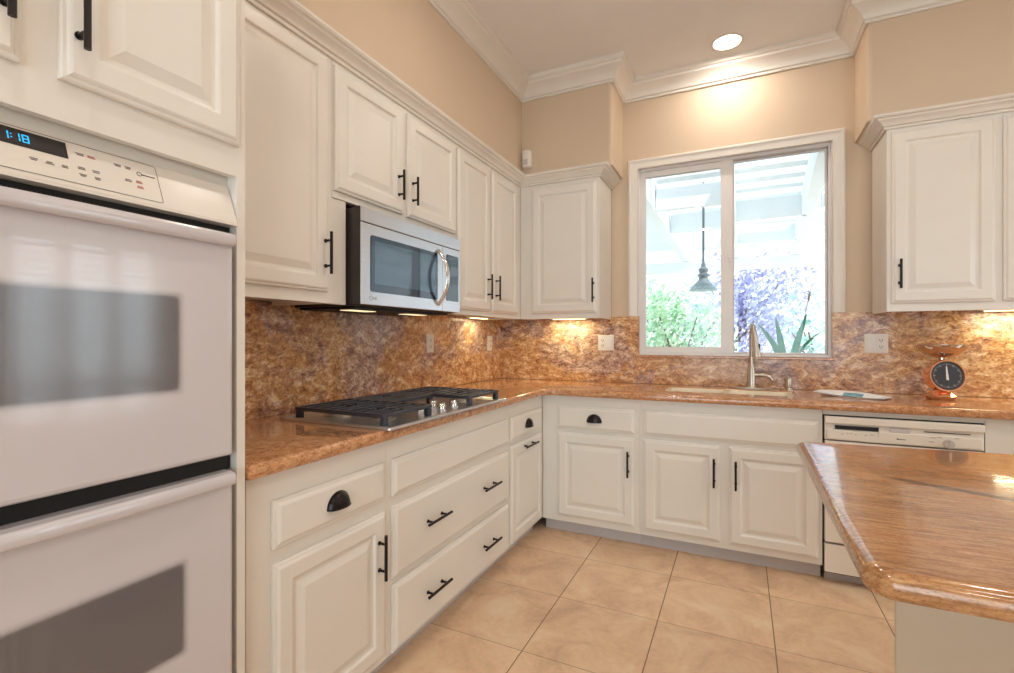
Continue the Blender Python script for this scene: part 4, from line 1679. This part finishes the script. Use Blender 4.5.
beam('ledger', (-2.5, D + 0.19), (5.5, D + 0.19), 0.05, 2.62, 2.86)
beam('rafter', (0.98, D + 0.22), (0.96, 8.7), 0.10, 2.45, 2.72)
beam('rafter', (1.665, D + 0.22), (1.69, 8.7), 0.09, 2.45, 2.72)
beam('rafter', (2.27, D + 0.22), (2.50, 8.7), 0.10, 2.45, 2.72)
beam('rafter', (3.20, D + 0.22), (3.60, 8.7), 0.10, 2.45, 2.72)
beam('header_beam', (-2.6, 8.25), (5.8, 8.25), 0.11, 2.28, 2.448)
for x in (-2.0, 5.3):
    bm = B()
    box(bm, x - 0.07, x + 0.07, 8.18, 8.32, -0.10, 2.28)
    obj('post', bm, 'patio', t)
for x0, x1_, ys in ((1.03, 1.62, (4.83, 5.92, 7.05)), (1.715, 2.27, (5.60, 6.96)), (2.36, 3.22, (4.4, 5.3, 6.5))):
    for y in ys:
        xr = x1_ + (y - 3.7) * 0.043 if x0 > 1.7 else x1_
        xl_ = x0 + (y - 3.7) * 0.043 if x0 > 2.3 else x0
        beam('joist', (xl_, y), (xr, y), 0.05, 2.45, 2.66)
y = D + 0.30
while y < 8.8:
    beam('slat', (1.03, y), (5.6, y), 0.15, 2.725, 2.76)
    y += 0.33
bm = B()
prism(bm, [(-2.5, D + 0.22), (0.93, D + 0.22), (0.905, 8.7), (-2.5, 8.7)], 2.725, 2.76)
obj('solid_panel', bm, 'patio', t)

t = thing('pendant_lamp', 'blue-grey barn pendant lamp hanging from the patio cover', 'lamp', (1.44, 5.0, 2.45))
bm = B()
cyl(bm, (1.44, 5.0, 1.93), (1.44, 5.0, 2.725), 0.011, n=10)
obj('rod', bm, 'pendant', t)
bm = B()
lathe(bm, (1.44, 5.0, 1.69), (0, 0, 1), [(0.126, 0), (0.128, 0.004), (0.112, 0.03), (0.06, 0.085), (0.048, 0.10), (0.04, 0.115), (0.042, 0.13), (0.05, 0.14), (0.05, 0.155), (0.034, 0.17),
                                         (0.044, 0.19), (0.044, 0.205), (0.022, 0.225), (0.018, 0.26), (0.001, 0.262)], 36, True, False)
obj('shade', bm, 'pendant', t, smooth=40)


def leaves(bm, n, sampler, size, rng):
    for _ in range(n):
        p = sampler()
        d = Vector((rng.uniform(-1, 1), rng.uniform(-1, 1), rng.uniform(-0.6, 1))).normalized()
        a = d.orthogonal().normalized()
        b = d.cross(a)
        s = size * rng.uniform(0.6, 1.4)
        v = [bm.verts.new(p + a * s), bm.verts.new(p + b * s * 0.45), bm.verts.new(p - a * s), bm.verts.new(p - b * s * 0.45)]
        bm.faces.new(v)


def shrub(name, label, cat, c, rad, n, size, mat, seed, trunk=True, group='garden plants beyond the patio'):
    rng = random.Random(seed)
    t = thing(name, label, cat, (c[0], c[1], -0.10), group)
    cv = Vector(c)
    blobs = [(cv + Vector((rng.uniform(-0.6, 0.6) * rad[0], rng.uniform(-0.6, 0.6) * rad[1], rng.uniform(-0.55, 0.6) * rad[2])), rng.uniform(0.35, 0.6)) for _ in range(16)]

    def smp():
        bc, br = rng.choice(blobs)
        while True:
            q = Vector((rng.uniform(-1, 1), rng.uniform(-1, 1), rng.uniform(-1, 1)))
            if q.length < 1:
                break
        q = q.normalized() * (q.length ** 0.5)
        return bc + Vector((q.x * rad[0], q.y * rad[1], q.z * rad[2])) * br
    bm = B()
    leaves(bm, n, smp, size, rng)
    me_o = obj('foliage', bm, mat, t)
    if trunk:
        bm = B()
        tube(bm, [(c[0], c[1], -0.1), (c[0] + 0.05, c[1], c[2] * 0.4), (c[0] - 0.04, c[1], c[2])], [0.09, 0.07, 0.04], 10)
        for k in range(6):
            a = 2 * PI * k / 6
            tube(bm, [(c[0], c[1], c[2] * 0.5), (c[0] + rad[0] * 0.6 * math.cos(a), c[1] + rad[1] * 0.6 * math.sin(a), c[2] + rad[2] * 0.4)], [0.035, 0.012], 6)
        obj('trunk', bm, 'bark', t, smooth=60)


shrub('green_shrub', 'pale green rounded shrub behind the left window pane', 'shrub', (0.75, 9.6, 1.05), (1.05, 0.8, 1.40), 5600, 0.055, 'leaf_green', 1)
shrub('plum_tree', 'purple-leaved tree behind the pendant and window stile', 'tree', (1.60, 12.6, 1.85), (1.6, 1.0, 1.6), 4600, 0.075, 'leaf_purple', 2)
shrub('feathery_shrub', 'sparse blue-green shrub behind the agave', 'shrub', (3.05, 10.2, 0.9), (0.75, 0.6, 1.1), 1100, 0.06, 'leaf_teal', 5)
struct('wall_garden', box(B(), -8, 12, 17.0, 17.2, -0.1, 1.7), 'stucco')

t = thing('potted_agave', 'spiky green agave in a tall pot just outside the window', 'plant', (2.03, 3.98, -0.10))
bm = B()
lathe(bm, (2.03, 3.98, -0.10), (0, 0, 1), [(0.13, 0), (0.15, 0.04), (0.19, 0.9), (0.205, 0.95), (0.205, 1.0), (0.185, 1.0), (0.175, 0.95)], 32)
obj('pot', bm, 'pot', t, smooth=40)


def blade(base, tip, w, bend, side):
    base, tip, side = Vector(base), Vector(tip), Vector(side)
    bm = B()
    n = 12
    L = []
    for k in range(n + 1):
        a = k / n
        p_ = base.lerp(tip, a) + Vector(bend) * math.sin(PI * a)
        ww = w * (0.75 + 0.5 * a) * (1 - a ** 3.2) + 0.0015
        dn = (tip - base).cross(side).normalized()
        L.append([bm.verts.new(p_ + side * ww), bm.verts.new(p_ + dn * ww * 0.35), bm.verts.new(p_ - side * ww), bm.verts.new(p_ - dn * 0.004 + dn * ww * 0.1)])
    for k in range(n):
        for i in range(4):
            j = (i + 1) % 4
            bm.faces.new((L[k][i], L[k][j], L[k + 1][j], L[k + 1][i]))
    bm.faces.new(L[0][::-1])
    bm.faces.new(L[-1])
    obj('leaf', bm, 'agave', t, smooth=60)


blade((2.04, 3.96, 0.88), (1.868, 3.93, 1.345), 0.021, (0.040, 0, 0.03), (1, 0, 0.2))
blade((2.05, 3.99, 0.88), (1.985, 3.97, 1.392), 0.024, (0.012, 0, 0), (1, 0, 0.1))
blade((2.06, 3.97, 0.88), (2.176, 3.95, 1.408), 0.024, (-0.014, 0, 0), (1, 0, -0.2))
blade((2.02, 3.99, 0.88), (2.262, 3.96, 1.285), 0.011, (-0.012, 0, 0.05), (0.8, 0, -0.5))
blade((2.03, 4.02, 0.88), (2.05, 4.28, 1.15), 0.026, (0, -0.02, 0.06), (1, 0, 0))
blade((2.01, 4.02, 0.88), (1.86, 4.22, 1.12), 0.026, (0, -0.02, 0.06), (0.8, 0.5, 0))
bm = B()
tube(bm, [(2.10, 3.97, 0.9), (2.15, 3.97, 1.30), (2.185, 3.96, 1.50)], [0.004, 0.003, 0.003], 8)
lathe(bm, (2.185, 3.96, 1.49), (0.15, 0, 1), [(0.002, 0), (0.009, 0.02), (0.009, 0.05), (0.002, 0.085)], 10)
obj('flower_stalk', bm, 'stalk', t, label='dry grey flower stalk')
